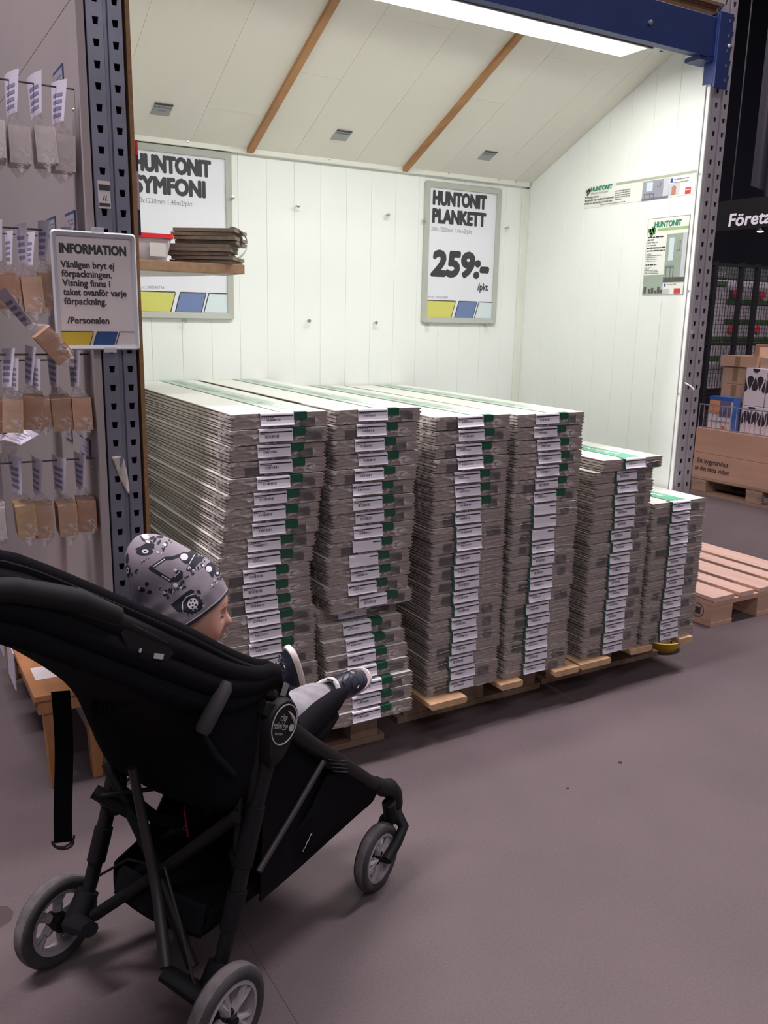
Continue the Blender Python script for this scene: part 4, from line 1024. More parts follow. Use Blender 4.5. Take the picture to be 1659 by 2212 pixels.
spart('basket_back', MB().grid(brear, 12, 6), MT['fabric2'], smooth=80, solid=.003)
def bfront(u, v):
    S = .180-.36*u
    return L(.400+.03*v-.02*math.sin(u*3.14), S, .455-.235*v)
spart('seat_front_drop', MB().grid(bfront, 10, 8), MT['fabric'], smooth=80, solid=.004)
spart('basket_front', MB().box(.578,.584,-.178,.178,.222,.262), MT['fabric'], smooth=None)
spart('basket_mark', MB().tube([L(.290+.004*k,.2005,.268+.0035*k+.002*math.sin(k*2.2)) for k in range(9)], .0009, 5), MT['logo_grey'])
for s, poly in ((1, [(.185,.455),(.205,.545),(.235,.560),(.40,.415),(.585,.265),(.578,.228),(.30,.216),(.17,.215)]), (-1, [(.42,.40),(.585,.265),(.578,.228),(.42,.222)])):
    spart('side_skirt', MB().prism(poly, 'y', -s*.1835, -s*.1805), MT['fabric'], smooth=None)
# ---- seat straps and red ribbons under the seat
def strap(pts, w, m, name='strap', flatv=(1.0,.10)):
    return spart(name, MB().tube([L(*p) for p in pts], w, 8, flat=flatv), MT[m], smooth=60)
strap([(.10,-.14,.395),(.13,-.06,.335),(.155,.0,.335),(.165,.03,.375),(.150,.045,.430)], .017, 'fabric2', 'seat_strap')
strap([(.145,.10,.440),(.185,.085,.375),(.215,.06,.320)], .017, 'fabric2', 'seat_strap')
spart('cross_strap', MB().tube([L(.06,-.15,.395),L(.155,.02,.435)], .005, 8), MT['tube_blk'])
rt = spart('red_ribbon', MB().obox(L(.142,.010,.352), (.75,.75,.1), (-.7,.7,0), (-.12,0,1), .0105, .0012, .032), MT['red_tag'], smooth=None)
spart('ribbon_hole', MB().ring([(.0025,0),(.0055,0),(.0055,.003),(.0025,.003)], L(.136,.013,.340), (-.7,-.7,0), 12), MT['ring_metal'], rt)
spart('red_ribbon', MB().obox(L(.222,.040,.335), (.5,.8,.1), (-.8,.5,0), (-.1,0,1), .0085, .0012, .030), MT['red_tag'], smooth=None)
# ---- wrist strap hanging from the handle with two rings
def wstrap(u, v):
    return L(-.075-.012*u+.004*math.sin(u*5)+(v-.5)*.023, -.075+(v-.5)*.023, .700-.300*u)
ws = spart('wrist_strap', MB().grid(wstrap, 20, 3), MT['fabric'], smooth=80, solid=.003)
for k, (dz, tilt) in enumerate(((.0,.35),(-.006,-.15))):
    rg = []
    for j in range(13):
        a = math.pi+math.pi*j/12
        rg.append(L(-.090,-.075,.406)+Vector((math.cos(a)*.019*.71, -math.cos(a)*.019*.71+.003*k, math.sin(a)*.017+dz+tilt*math.cos(a)*.012)))
    spart('d_ring', MB().tube(rg, .0022, 8), MT['ring_metal'], ws)
# ================================================================== the baby
MT['pants'] = mat('grey_melange_jersey', (.29,.275,.30), .9, color2=(.19,.18,.205), noise_scale=38, stretch=(1,1,.25), bump=.2, bump_scale=300)
MT['hat'] = mat('grey_lilac_jersey', (.27,.235,.275), .9, noise_amt=.06, noise_scale=12, bump=.12, bump_scale=400)
MT['hat_ink'] = mat('hat_print_navy', (.012,.015,.028), .85)
MT['hat_white'] = mat('hat_print_white', (.68,.64,.72), .85)
MT['navy'] = mat('navy_leather', (.013,.018,.038), .45, noise_amt=.2, noise_scale=40)
MT['sole'] = mat('white_sole', (.66,.58,.56), .55)
MT['fleece'] = mat('white_fleece', (.52,.51,.52), .95, bump=.8, bump_scale=90)
MT['sock'] = mat('grey_rib_sock', (.11,.11,.13), .9)
MT['jacket'] = mat('dark_jacket', (.02,.022,.03), .9)
hAz = R(113); fh = Vector((math.sin(hAz), math.cos(hAz), 0)); uh = Vector((0,0,1)); rh = fh.cross(uh)
HC = Vector((.505, 1.612, .797))
def skin_material():
    m = mat('baby_skin', (.54,.30,.23), .5, sss=.12)
    nt = m.node_tree; b = nt.nodes['Principled BSDF']
    geo = nt.nodes.new('ShaderNodeTexCoord'); last = None
    base = (.54,.30,.23,1)
    def spot(p, rad, colr, fac, prev):
        sub = nt.nodes.new('ShaderNodeVectorMath'); sub.operation = 'DISTANCE'; sub.inputs[1].default_value = p
        nt.links.new(geo.outputs['Object'], sub.inputs[0])
        mr = nt.nodes.new('ShaderNodeMapRange'); mr.interpolation_type = 'SMOOTHSTEP'
        mr.inputs['From Min'].default_value = rad; mr.inputs['From Max'].default_value = rad*.35; mr.inputs['To Min'].default_value = 0; mr.inputs['To Max'].default_value = fac
        nt.links.new(sub.outputs['Value'], mr.inputs[0])
        mx = nt.nodes.new('ShaderNodeMix'); mx.data_type = 'RGBA'
        if prev is None: mx.inputs[6].default_value = base
        else: nt.links.new(prev, mx.inputs[6])
        mx.inputs[7].default_value = colr; nt.links.new(mr.outputs[0], mx.inputs[0]); return mx.outputs[2]
    for s in (1, -1): last = spot(tuple(HC+fh*.045+rh*s*.052-uh*.048), .040, (.56,.22,.165,1), .6, last)
    last = spot(tuple(HC+fh*.092-uh*.030), .016, (.60,.26,.20,1), .5, last)
    last = spot(tuple(HC+fh*.080-uh*.058), .012, (.52,.14,.13,1), .8, last)
    nt.links.new(last, b.inputs['Base Color']); return m
MT['skin'] = skin_material()
def H(f, r, u): return HC+fh*f+rh*r+uh*u
BUMPS = [((.86,0,.42),.006,.42),((.975,0,-.275),.0115,.15),((.985,0,-.06),-.0045,.13),((.95,0,-.40),-.0025,.07),((.93,.0,-.50),.0105,.085),((.90,0,-.66),.0085,.085),((.91,0,-.58),-.006,.045),
         ((.80,0,-.80),.0065,.16)]
for s in (1,-1): BUMPS += [((.62,.62*s,-.47),.0125,.36),((.90,.33*s,-.045),-.0075,.15),((.955,.10*s,-.30),.0055,.065),((.90,.30*s,.10),.0025,.16),((-.05,1.0*s,-.20),.004,.16)]
def head_pt(d):
    d = d.normalized()
    rf = .077 if d.x > 0 else .086
    p = Vector((d.x*rf, d.y*.0635, d.z*(.086 if d.z > 0 else .084)))
    if d.z < -.55: 
        k = (-.55-d.z)/.45; p.x += .010*k; 
    for (c, amp, sg) in BUMPS:
        c = Vector(c).normalized(); q = (d-c).length_squared/(sg*sg)
        if q < 9: p += c*amp*math.exp(-q)
    return H(p.x, p.y, p.z)
def headf(u, v):
    th = math.pi*v; ph = 2*math.pi*u
    # pole along the ear axis keeps the face evenly meshed
    d = Vector((math.sin(th)*math.cos(ph), math.cos(th), math.sin(th)*math.sin(ph)))
    return head_pt(d)
body_mb = MB().grid(headf, 128, 96, closeu=True)
# body as a skinned skeleton in stroller axes
SM = Matrix.Translation(SO) @ Matrix.Rotation(SA, 4, 'Z')
def SW(F, S, Z): return SM @ L(F, S, Z)
sk_v, sk_e, sk_r = [], [], []
def joint(p, r, parent=None):
    sk_v.append(p); sk_r.append(r)
    if parent is not None: sk_e.append((parent, len(sk_v)-1))
    return len(sk_v)-1
pel = joint(SW(.17,0,.515), .062); bel = joint(SW(.155,0,.575), .066, pel); che = joint(SW(.155,0,.645), .062, bel)
nk = joint(SW(.165,0,.705), .036, che); jn = joint(HC-uh*.052-fh*.012, .034, nk)
for s in (1,-1):
    sh_ = joint(SW(.160,s*.070,.665), .034, che); eb = joint(SW(.185,s*.110,.575), .026, sh_); wr_ = joint(SW(.265,s*.085,.545), .017, eb); pm = joint(SW(.300,s*.070,.540), .019, wr_)
    for k in range(4):
        a = joint(SW(.318,s*(.070+.014*(k-1.5)),.540), .0062, pm); b_ = joint(SW(.336-.002*abs(k-1.5),s*(.068+.015*(k-1.5)),.534), .0056, a); joint(SW(.346-.003*abs(k-1.5),s*(.066+.015*(k-1.5)),.522), .005, b_)
    a = joint(SW(.303,s*.045,.545), .0066, pm); joint(SW(.318,s*.033,.540), .0056, a)
    hp = joint(SW(.215,s*.052,.500), .048, pel); kn = joint(SW(.405,s*.080,.520), .036, hp); an = joint(SW(.545,s*.055,.490), .024, kn)
me = bpy.data.meshes.new('skel'); me.from_pydata(sk_v, sk_e, [])
so = bpy.data.objects.new('skel', me); col.objects.link(so)
md = so.modifiers.new('skin', 'SKIN')
for i, r in enumerate(sk_r): me.skin_vertices[0].data[i].radius = (r, r)
me.skin_vertices[0].data[0].use_root = True
md.use_smooth_shade = True
so.modifiers.new('sub', 'SUBSURF').levels = 1
dg = bpy.context.evaluated_depsgraph_get(); dg.update()
bme = bpy.data.meshes.new_from_object(so.evaluated_get(dg)); col.objects.unlink(so); bpy.data.objects.remove(so)
base = len(body_mb.v); body_mb.v += [tuple(v.co) for v in bme.vertices]
for p in bme.polygons: body_mb.f.append(tuple(base+i for i in p.vertices)); body_mb.m.append(0)
baby = thing('person', 'baby in a grey patterned beanie and navy shoes sitting in the stroller', 'person', SW(.17,0,.46))
body = obj('body', body_mb, MT['skin'], baby, smooth=80)
rm = body.modifiers.new('remesh', 'REMESH'); rm.mode = 'VOXEL'; rm.voxel_size = .0018; rm.use_smooth_shade = True
sm = body.modifiers.new('smooth', 'SMOOTH'); sm.factor = .5; sm.iterations = 1
# eyes: half closed lids with lashes, faint brow
MT['lash'] = mat('eyelash', (.03,.018,.015), .7); MT['eye'] = mat('eye_dark', (.03,.025,.03), .15)
MT['lip'] = mat('lip_pink', (.50,.15,.13), .45); MT['brow'] = mat('eyebrow', (.36,.20,.14), .8)
for s in (1,-1):
    E_ = []
    for k in range(9):
        a = -1+2*k/8; d = Vector((.93-.10*abs(a)-.05*a*a, (.36+.135*a)*s, -.075-.030*(1-a*a)+.02*a))
        E_.append(head_pt(d)+(head_pt(d)-HC).normalized()*.0012)
    obj('eyelash', MB().tube(E_, [.0006,.0011,.0014,.0015,.0015,.0015,.0014,.0011,.0006], 6), MT['lash'], baby, smooth=60)
    Bq = []
    for k in range(7):
        a = -1+2*k/6; d = Vector((.88-.10*abs(a), (.36+.20*a)*s, .12-.03*a*a)); Bq.append(head_pt(d)+(head_pt(d)-HC).normalized()*.0004)
    obj('eyebrow', MB().tube(Bq, [.0004,.0008,.0010,.0011,.0010,.0008,.0004], 6), MT['brow'], baby, smooth=60)
# ---- clothes: jacket and trousers as sleeves of their own round the body
def wrap_tube(name, pts, r, m, flat=None, n=18, cap=True):
    return obj(name, MB().tube([SW(*p) for p in pts], r, n, flat=flat, cap=cap), m, baby, smooth=70, subsurf=1)
wrap_tube('jacket', [(.172,0,.495),(.160,0,.560),(.156,0,.630),(.160,0,.680),(.166,0,.708)], [.088,.090,.084,.066,.046], MT['jacket'])
for s in (1,-1):
    wrap_tube('sleeve', [(.158,s*.062,.672),(.185,s*.112,.577),(.262,s*.087,.548)], [.042,.036,.027], MT['jacket'])
    if s > 0: P = [(.200,.050,.490),(.300,.082,.508),(.400,.098,.512),(.455,.096,.508),(.490,.088,.506),(.512,.082,.508)]; rr_ = [.062,.058,.053,.052,.046,.036]
    else:     P = [(.200,-.050,.500),(.300,-.066,.512),(.400,-.070,.515),(.480,-.064,.500),(.540,-.058,.485)]; rr_ = [.062,.056,.049,.042,.034]
    wrap_tube('trouser_leg', P, rr_, MT['pants'])
    a, b_ = Vector(P[-1]), Vector(P[-1])+(Vector(P[-1])-Vector(P[-2])).normalized()*.03
    wrap_tube('sock', [tuple(a-(b_-a)*.4), tuple(b_)], [.030,.029], MT['sock'])
# ---- shoes
def shoe(name, toe, up, heel_at, parts_parent, mirror=1):
    """own axes: x heel to toe, y across, z up from the sole"""
    X = SM.to_3x3() @ Vector((toe[0], -toe[1], toe[2])); Zv = SM.to_3x3() @ Vector((up[0], -up[1], up[2]))
    X.normalize(); Zv = (Zv-X*Zv.dot(X)).normalized(); Yv = Zv.cross(X); O = SW(*heel_at)
    T = lambda p: O+X*p[0]*1.10+Yv*p[1]*1.25+Zv*p[2]*1.15
    root = new(name, None, parts_parent); root.empty_display_size = .02; root.location = (0,0,0)
    LEN = .128
    def half(x):      # half width of the sole outline
        t = x/LEN
        return .0285*(max(0, 1-((t-.60)/.62)**4 if t < .6 else 1-((t-.6)/.40)**2.6))**.5*(.86+.14*min(1,t*1.6)) if t > 0.02 else .0285*.45*t/.02*.9
    N = 40; out = []
    for i in range(N):
        a = 2*math.pi*i/N; cx_ = .064+.064*math.cos(a); 
        hw = .027*(abs(math.sin(a))**.72)*(1 if math.sin(a) >= 0 else -1)*(.90+.12*math.cos(a))
        out.append((cx_, hw))
    rings = [(.97,-.0005),(1.03,.0015),(1.04,.010),(1.02,.0135),(.90,.0138)]
    mb = MB(); vs = [T((.064+(p[0]-.064)*k, p[1]*k, z)) for (k, z) in rings for p in out]
    mb.add(vs, [tuple(range(N)), tuple((len(rings)-1)*N+i for i in range(N))]+[(r*N+i, r*N+(i+1)%N, (r+1)*N+(i+1)%N, (r+1)*N+i) for r in range(len(rings)-1) for i in range(N)])
    obj('sole', mb, MT['sole'], root, smooth=50)
    # upper: rings from the sole up to the ankle opening, the top pulled back over the heel
    lev = [(.0,.012,1.0),(.22,.022,1.0),(.42,.032,.95),(.62,.044,.86),(.82,.058,.76),(1.0,.072,.70)]
    mb = MB(); vs = []
    for (k, z, ws) in lev:
        x0_, x1_ = .002+.004*k, .126-.060*k**.75
        for p in out:
            t = (p[0])/.128; x = x0_+(x1_-x0_)*t
            zz = z if k < .9 else z+.004*math.cos((t-.1)*6)
            vs.append(T((x, p[1]*ws, zz)))
    K = len(lev)
    mb.add(vs, [(r*N+i, r*N+(i+1)%N, (r+1)*N+(i+1)%N, (r+1)*N+i) for r in range(K-1) for i in range(N)]+[tuple((K-1)*N+i for i in range(N))])
    obj('upper', mb, MT['navy'], root, smooth=70)
    # toe cap seam, fleece collar, laces, tab
    col_ = [T((.006+(.064)*(p[0]/.128), p[1]*.74, .073+.004*math.cos((p[0]/.128-.1)*6))) for p in out]
    obj('fleece_collar', MB().tube(col_+[col_[0]], .0062, 8, cap=False), MT['fleece'], root, smooth=70)
    for k in range(4):
        xx = .106-.013*k; zz = .030+.0095*k; w_ = .0150-.0006*k
        obj('lace', MB().tube([T((xx-.004,-w_,zz-.003)),T((xx+.002,-w_*.4,zz+.0042)),T((xx-.002,w_*.4,zz+.0046)),T((xx+.004,w_,zz-.002))], .0019, 7), MT['black'], root, smooth=60)
    for (sy, q) in ((1,.016),(-1,.019)):
        obj('lace_end', MB().tube([T((.068,0,.062)),T((.070,sy*q*.5,.078)),T((.060,sy*q,.082)),T((.052,sy*q*1.3,.070))], .0016, 7), MT['black'], root, smooth=60)
    for sy in (-1, 1): obj('eyelet_tab', MB().tube([T((.098,sy*.0170,.0335)),T((.104,sy*.0130,.0330))], .0012, 6), MT['sole'], root)
    obj('toe_seam', MB().tube([T((.064+.064*math.cos(a)*.80+.004, .027*math.sin(a)*.86, .0235+.0065*math.cos(a)**2)) for a in [R(-78+156*j/14) for j in range(15)]], .0009, 6), MT['black'], root, smooth=60)
    side_tab = MB().tube([T((.030,-.0255,.022)),T((.045,-.0235,.034)),T((.060,-.0205,.046))], [.003,.0045,.004], 8, flat=(1,.5))
    obj('side_patch', side_tab, MT['black'], root, smooth=60)
    return root
shoe('shoe', (.45,.75,.48), (-.80,.35,.45), (.585,.027,.458), baby)
shoe('shoe', (-.33,.0,.94), (-.86,-.42,-.30), (.608,-.040,.455), baby)
# ---- beanie with a floppy top
bn_ = Vector((-.52,0,.854)).normalized()            # axis of the brim plane in head axes (f, r, u)
b1 = Vector((0,1,0)); b2 = bn_.cross(b1)
def hat_r(d):
    rf = .077 if d.x > 0 else .088
    r0 = 1/math.sqrt((d.x/rf)**2+(d.y/.066)**2+(d.z/.087)**2)+.0065
    tail = Vector((-.52,.10,.85)).normalized(); q = (d-tail).length_squared/(.50**2)
    r0 += .086*math.exp(-q)+.017*math.exp(-(d-Vector((.34,.1,.93))).length_squared/.25)
    r0 += .0025*noise.noise(d*4+Vector((3,1,0)))+.0016*math.sin(18*d.dot(Vector((.5,.3,-.8)))+3*d.y)*math.exp(-((d-Vector((-.75,.5,.1))).length/.6)**2)
    return r0
def brim_h(p): return p.z-(.042+.62*(p.x-.078))       # height over the brim plane
def hatf(u, v):
    ph = 2*math.pi*u
    side = b1*math.cos(ph)+b2*math.sin(ph)
    lo, hi = .4, 2.6
    for _ in range(22):
        mid = (lo+hi)/2; d = bn_*math.cos(mid)+side*math.sin(mid)
        if brim_h(d*hat_r(d)) > 0: lo = mid
        else: hi = mid
    th = lo*v; d = bn_*math.cos(th)+side*math.sin(th); p = d*hat_r(d)
    return H(p.x, p.y, p.z)
hat_mb = MB().grid(hatf, 72, 40, closeu=True)
hat = obj('beanie', hat_mb, MT['hat'], baby, smooth=80)
edge = [Vector(hatf(i/48, 1.0)) for i in range(49)]
obj('brim_hem', MB().tube(edge, .0014, 8, cap=False), MT['hat'], hat, smooth=70)
obj('lining', MB().tube([HC+(p-HC)*.990-uh*.0030+fh*.0012 for p in edge], .0024, 6, cap=False), MT['hat_ink'], hat, smooth=70)
# ---- printed machines on the near side of the beanie, raster of small patches laid on the cloth
bvh = BVHTree.FromPolygons([Vector(v) for v in hat_mb.v], hat_mb.f)
vd = (Vector((.46,1.62,.88))-Vector((0,0,CAM_H))).normalized()     # direction in which the printed side faces away
ex = vd.cross(Vector((0,0,1))).normalized(); ey = -(ex.cross(vd)).normalized()
PXM = 1/(1862.32/1.80)                                              # metres per drawing unit
ORI = Vector((.46,1.62,.88))
CELL = 3.0; INK, WHT = {}, {}
def inpoly(x, y, P):
    c = False; j = len(P)-1
    for i in range(len(P)):
        if (P[i][1] > y) != (P[j][1] > y) and x < (P[j][0]-P[i][0])*(y-P[i][1])/(P[j][1]-P[i][1])+P[i][0]: c = not c
        j = i
    return c
def paint(test, box, D, erase=None):
    for i in range(int(box[0]//CELL), int(box[2]//CELL)+1):
        for j in range(int(box[1]//CELL), int(box[3]//CELL)+1):
            if test((i+.5)*CELL, (j+.5)*CELL):
                D[(i,j)] = 1
                for E2_ in (erase or ()): E2_.pop((i,j), None)
def fpoly(P, D=INK, erase=None):
    xs = [p[0] for p in P]; ys = [p[1] for p in P]; paint(lambda x, y: inpoly(x, y, P), (min(xs),min(ys),max(xs),max(ys)), D, erase)
def fell(cx, cy, a, b_=None, D=INK, rot=0, erase=None):
    b_ = b_ or a; m_ = max(a, b_); c_, s_ = math.cos(rot), math.sin(rot)
    paint(lambda x, y: (((x-cx)*c_+(y-cy)*s_)/a)**2+((-(x-cx)*s_+(y-cy)*c_)/b_)**2 < 1, (cx-m_,cy-m_,cx+m_,cy+m_), D, erase)
def fline(P, w, D=INK, erase=None):
    for k in range(len(P)-1):
        (x0,y0),(x1,y1) = P[k],P[k+1]; l2 = (x1-x0)**2+(y1-y0)**2
        def t_(x, y):
            t = max(0, min(1, ((x-x0)*(x1-x0)+(y-y0)*(y1-y0))/l2)); return (x-x0-t*(x1-x0))**2+(y-y0-t*(y1-y0))**2 < w*w
        paint(t_, (min(x0,x1)-w,min(y0,y1)-w,max(x0,x1)+w,max(y0,y1)+w), D, erase)
# excavator
fline([(810,465),(720,490),(650,490),(490,590)], 17); fline([(490,590),(700,740)], 19); fline([(520,575),(640,500)], 5, WHT, (INK,)); fline([(610,680),(690,735)], 5, WHT, (INK,))
fpoly([(690,720),(740,690),(800,625),(830,650),(825,720),(770,755),(700,750)]); fell(775,650,24); fline([(800,640),(740,700)], 4, WHT, (INK,)); fell(750,625,18,16,WHT,0,(INK,))
fpoly([(800,450),(850,430),(905,435),(940,405),(1000,445),(1010,480),(960,560),(900,570),(840,545),(800,495)]); fell(852,485,42,38,WHT,0,(INK,))
fpoly([(880,600),(1050,455),(1090,480),(1075,505),(920,640),(885,640),(865,620)]); fell(903,612,19,19,WHT,0,(INK,)); fell(903,612,9); fell(1055,480,11,11,WHT,0,(INK,)); fell(1055,480,5)
fline([(965,470),(900,570)], 4, WHT, (INK,))
# small truck near the brim
fpoly([(1070,610),(1110,570),(1190,535),(1250,560),(1290,600),(1300,640),(1240,650),(1200,640),(1170,700),(1160,730),(1140,720),(1110,660),(1080,640)]); fell(1118,632,36,34,WHT,.3,(INK,))
fell(1215,685,34); fell(1215,685,16,16,WHT,0,(INK,)); fell(1268,640,30); fell(1268,640,14,14,WHT,0,(INK,)); fell(1205,548,17,12,WHT,.4,(INK,)); fell(1165,550,10,8,WHT,0,(INK,))
# big tractor wheel at the lower edge
fell(915,1010,112,100); fell(925,1005,56,62,WHT,.35,(INK,))
for k in range(5): fell(925+34*math.cos(k*1.2566+.4), 1005+38*math.sin(k*1.2566+.4), 12)
fell(925,1005,10)
for k in range(16): fell(915+112*math.cos(k*.3927), 1010+100*math.sin(k*.3927), 12)
fpoly([(690,1000),(860,870),(915,845),(950,870),(930,890),(860,930),(815,1000),(810,1090),(760,1080)]); fline([(815,1060),(815,985),(860,925),(930,900)], 5, WHT, (INK,)); fell(995,880,26,18,INK,.7)
# machine on the top
fpoly([(335,370),(400,345),(440,320),(500,290),(540,330),(535,380),(480,370),(400,380),(345,385)]); fell(435,408,88,40); fell(440,405,36,22,WHT,.1,(INK,)); fell(440,405,15,9)
fline([(400,235),(420,275),(460,300)], 9); fell(445,238,44,28,WHT,.5,(INK,)); fell(470,300,28,12,WHT,.5,(INK,)); fell(545,285,14,30,INK,.6); fell(590,310,14,30,INK,.6); fell(600,250,40,14); fell(520,260,30,16,INK,-.5)
fell(240,610,34,70,INK,.15); fell(245,600,16,36,WHT,.15,(INK,)); fell(245,600,8,16); fell(245,470,16,60,INK,.1)
fell(390,820,34,26); fell(470,850,26,20); fell(360,800,14,20,WHT,0,(INK,)); fell(445,760,20,26)
# gravel
rr = random.Random(5)
for (x0,y0,x1,y1,n,sp,big) in ((1065,555,850,720,26,26,13),(830,770,620,900,34,42,17),(1320,680,1120,840,26,24,13),(720,290,600,430,16,18,12),(490,465,390,520,7,12,9),(380,580,290,640,12,26,11),(330,210,230,330,16,22,9),(570,790,620,860,8,20,11),(1070,990,880,1140,16,22,13)):
    for k in range(n):
        t = rr.random(); x = x0+(x1-x0)*t+rr.uniform(-sp,sp); y = y0+(y1-y0)*t+rr.uniform(-sp,sp); r_ = rr.uniform(.35,1)*big
        if rr.random() < .10: fell(x, y, r_*1.1, r_*.9, WHT, rr.random(), (INK,))
        else: fell(x, y, r_, r_*.8, INK, rr.random()*3)
for (x, y, r_) in ((748,790,26),(1270,700,16),(650,340,18),(570,420,14),(270,275,20),(230,290,12)): fell(x, y, r_, r_*.85, WHT, .5, (INK,))
def print_mesh(D):
    mb = MB(); cache = {}
    def node(i, j):
        if (i,j) in cache: return cache[(i,j)]
        px_ = 240+i*CELL/5.53; py_ = 1120+j*CELL/5.53
        o = ORI+ex*((px_-352.6)*PXM)+ey*((py_-1234.9)*PXM)-vd*.6
        hit, nrm, _, dist = bvh.ray_cast(o, vd, 2.0)
        r_ = None
        if hit is not None:
            n2 = nrm if nrm.dot(vd) < 0 else -nrm
            r_ = len(mb.v); mb.v.append(tuple(hit+n2*.0005))
        cache[(i,j)] = r_; return r_
    for (i,j) in D:
        q = [node(i,j), node(i+1,j), node(i+1,j+1), node(i,j+1)]
        if None not in q: mb.f.append(tuple(q)); mb.m.append(0)
    return mb
obj('printed_machines', print_mesh(INK), MT['hat_ink'], hat, smooth=None)
obj('printed_highlights', print_mesh(WHT), MT['hat_white'], hat, smooth=None)
# ================================================================== the neighbouring bay on the left
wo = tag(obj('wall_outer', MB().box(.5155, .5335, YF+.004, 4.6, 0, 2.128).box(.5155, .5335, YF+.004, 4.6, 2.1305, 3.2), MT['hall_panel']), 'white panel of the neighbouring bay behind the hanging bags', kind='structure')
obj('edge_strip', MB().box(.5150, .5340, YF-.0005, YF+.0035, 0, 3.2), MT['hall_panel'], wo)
for z in (1.88, .95): obj('screw', MB().lathe([(0,-.003),(.0035,-.0025),(.004,0)], (.5148, 2.47, z), (1,0,0), 10), MT['screw'], wo)
MT['rod'] = mat('hook_wire', (.10,.09,.10), .4, metal=.6)
MT['card'] = mat('header_card', (.60,.56,.66), .6)
MT['card_ink'] = mat('header_card_print', (.22,.22,.36), .6)
MT['bagfilm'] = film_mat('clear_bag', tint=(.95,.94,.94), base=(.75,.70,.70), lo=.10, hi=.60, scale=30, stretch=(1,1,1.4), thr=(.50,.70), rough=.15)
MT['blockwood'] = mat('planed_wood', (.58,.36,.23), .6, noise_amt=.22, noise_scale=36, stretch=(1,.2,.07))
MT['blockwood2'] = mat('planed_wood_warm', (.50,.27,.155), .6, noise_amt=.22, noise_scale=36, stretch=(1,.2,.07))
MT['blockwood3'] = mat('planed_wood_yellow', (.58,.38,.19), .6, noise_amt=.25, noise_scale=36, stretch=(1,.2,.07))
MT['blockwhite'] = mat('white_block', (.66,.60,.60), .6)
def bag_meshes(seed, empty=False):
    rr = random.Random(seed); Hc = .095
    def cardf(u, v):      # header card, bowed, seen almost edge on; hole at the top
        y = -.045+.090*u; x = -.030*(u-.5)-.010*math.cos((u-.4)*2.2)+.008-.010*v*(1-u); return (x, y, -.100*v+.018)
    card = MB().grid(cardf, 8, 5).mesh('header_card', [MT['card']], 60)
    pr_ = MB()
    for k in range(4): pr_.grid(lambda u, v: (cardf(.15+.6*u, .30+.16*k+.08*v)[0]-.0006, cardf(.15+.6*u,0)[1], cardf(0,.30+.16*k+.08*v)[2]), 5, 1)
    prm = pr_.mesh('card_print', [MT['card_ink']])
    off = Vector((seed*2.3,0,seed))
    def filmf(u, v):
        a = 2*math.pi*u; c, s = math.cos(a), math.sin(a)
        sq = lambda t: (abs(t)**.35)*(1 if t >= 0 else -1)
        t = v
        if t < .45:   k = t/.45; hx = .003+.0228*k**1.5; hy = .043; z = -.072-.038*k
        elif t < .9:  k = (t-.45)/.45; hx = .0258; hy = .047; z = -.110-.089*k
        else:         k = (t-.9)/.1; hx = .0258*(1-k)+.003*k; hy = .047+.004*k; z = -.199-.022*k
        w_ = .0025*noise.noise(Vector((c*2.5, s*2.5, z*55))+off)
        return (sq(c)*hx+w_*c*(1 if t < .9 else .3)+.010*min(1,t*2), sq(s)*hy+w_*s, z)
    film = MB().grid(filmf, 28, 16, closeu=True).mesh('clear_bag', [MT['bagfilm']], 70)
    return card, prm, film
BAGV = [bag_meshes(i) for i in range(3)]
BLOCK = {}
for nm in ('blockwood','blockwood2','blockwood3','blockwhite'):
    hx = .0245
    BLOCK[nm] = MB().box(.010-hx, .010+hx, -.043, .043, -.198, -.112).mesh('wood_block', [MT[nm]])
def hang_bag(x, y, z, kind, label, group, rot=0, tilt=0, seed=0):
    rr = random.Random(seed*13+7)
    t = thing('product_bag', label, 'bag', (x, y, z), group=group); c, p_, f_ = BAGV[rr.randrange(3)]
    t.rotation_euler = (R(rr.uniform(-5,5)), tilt+R(rr.uniform(-4,4)), rot+R(rr.uniform(-9,-2)))
    hc = new('header_card', c, t); new('card_print', p_, hc); new('clear_bag', f_, t); new('wood_block' if kind != 'blockwhite' else 'white_block', BLOCK[kind], t)
    return t
def hook(y, z, x_end, label):
    t = MB().tube([(.516,y,z),(x_end,y,z),(x_end-.012,y,z+.012)], .0024, 8)
    tag(obj('display_hook', t, MT['rod'], smooth=50), label, 'hook', 'display hooks on the white panel')
YH = 2.452
rows = [
 ('top row', 1.925, [(.310,'blockwhite'),(.364,'blockwhite'),(.419,'blockwhite'),(.474,'blockwhite')]),
 ('row beside the notice', 1.578, [(.250,'blockwood2'),(.306,'blockwood2'),(.362,'blockwood'),(.418,'blockwood'),(.474,'blockwood')]),
 ('row under the notice', 1.262, [(.254,'blockwood2'),(.309,'blockwood'),(.364,'blockwood2'),(.419,'blockwood'),(.474,'blockwood2')]),
 ('lowest row', .978, [(.240,'blockwhite'),(.306,'blockwood3'),(.362,'blockwood'),(.418,'blockwood'),(.475,'blockwood2')]),
]
ordn = ['nearest the panel','second from the panel','third from the panel','fourth from the panel','outermost']
sd = 0
for (nm, z, bl) in rows:
    hook(YH, z, min(b[0] for b in bl)-.02, 'wire display hook carrying the '+nm)
    for k, (x, kind) in enumerate(reversed(bl)):
        sd += 1
        what = 'bag of white blocks' if kind == 'blockwhite' else 'bag with a wooden block'
        w_ = ordn[k] if k < len(bl)-1 else 'outermost'
        hang_bag(x, YH+random.Random(sd).uniform(-.006,.010), z+random.Random(sd+50).uniform(-.008,.006), kind, '%s, %s, %s' % (what, nm, w_), 'bags in the '+nm, seed=sd)
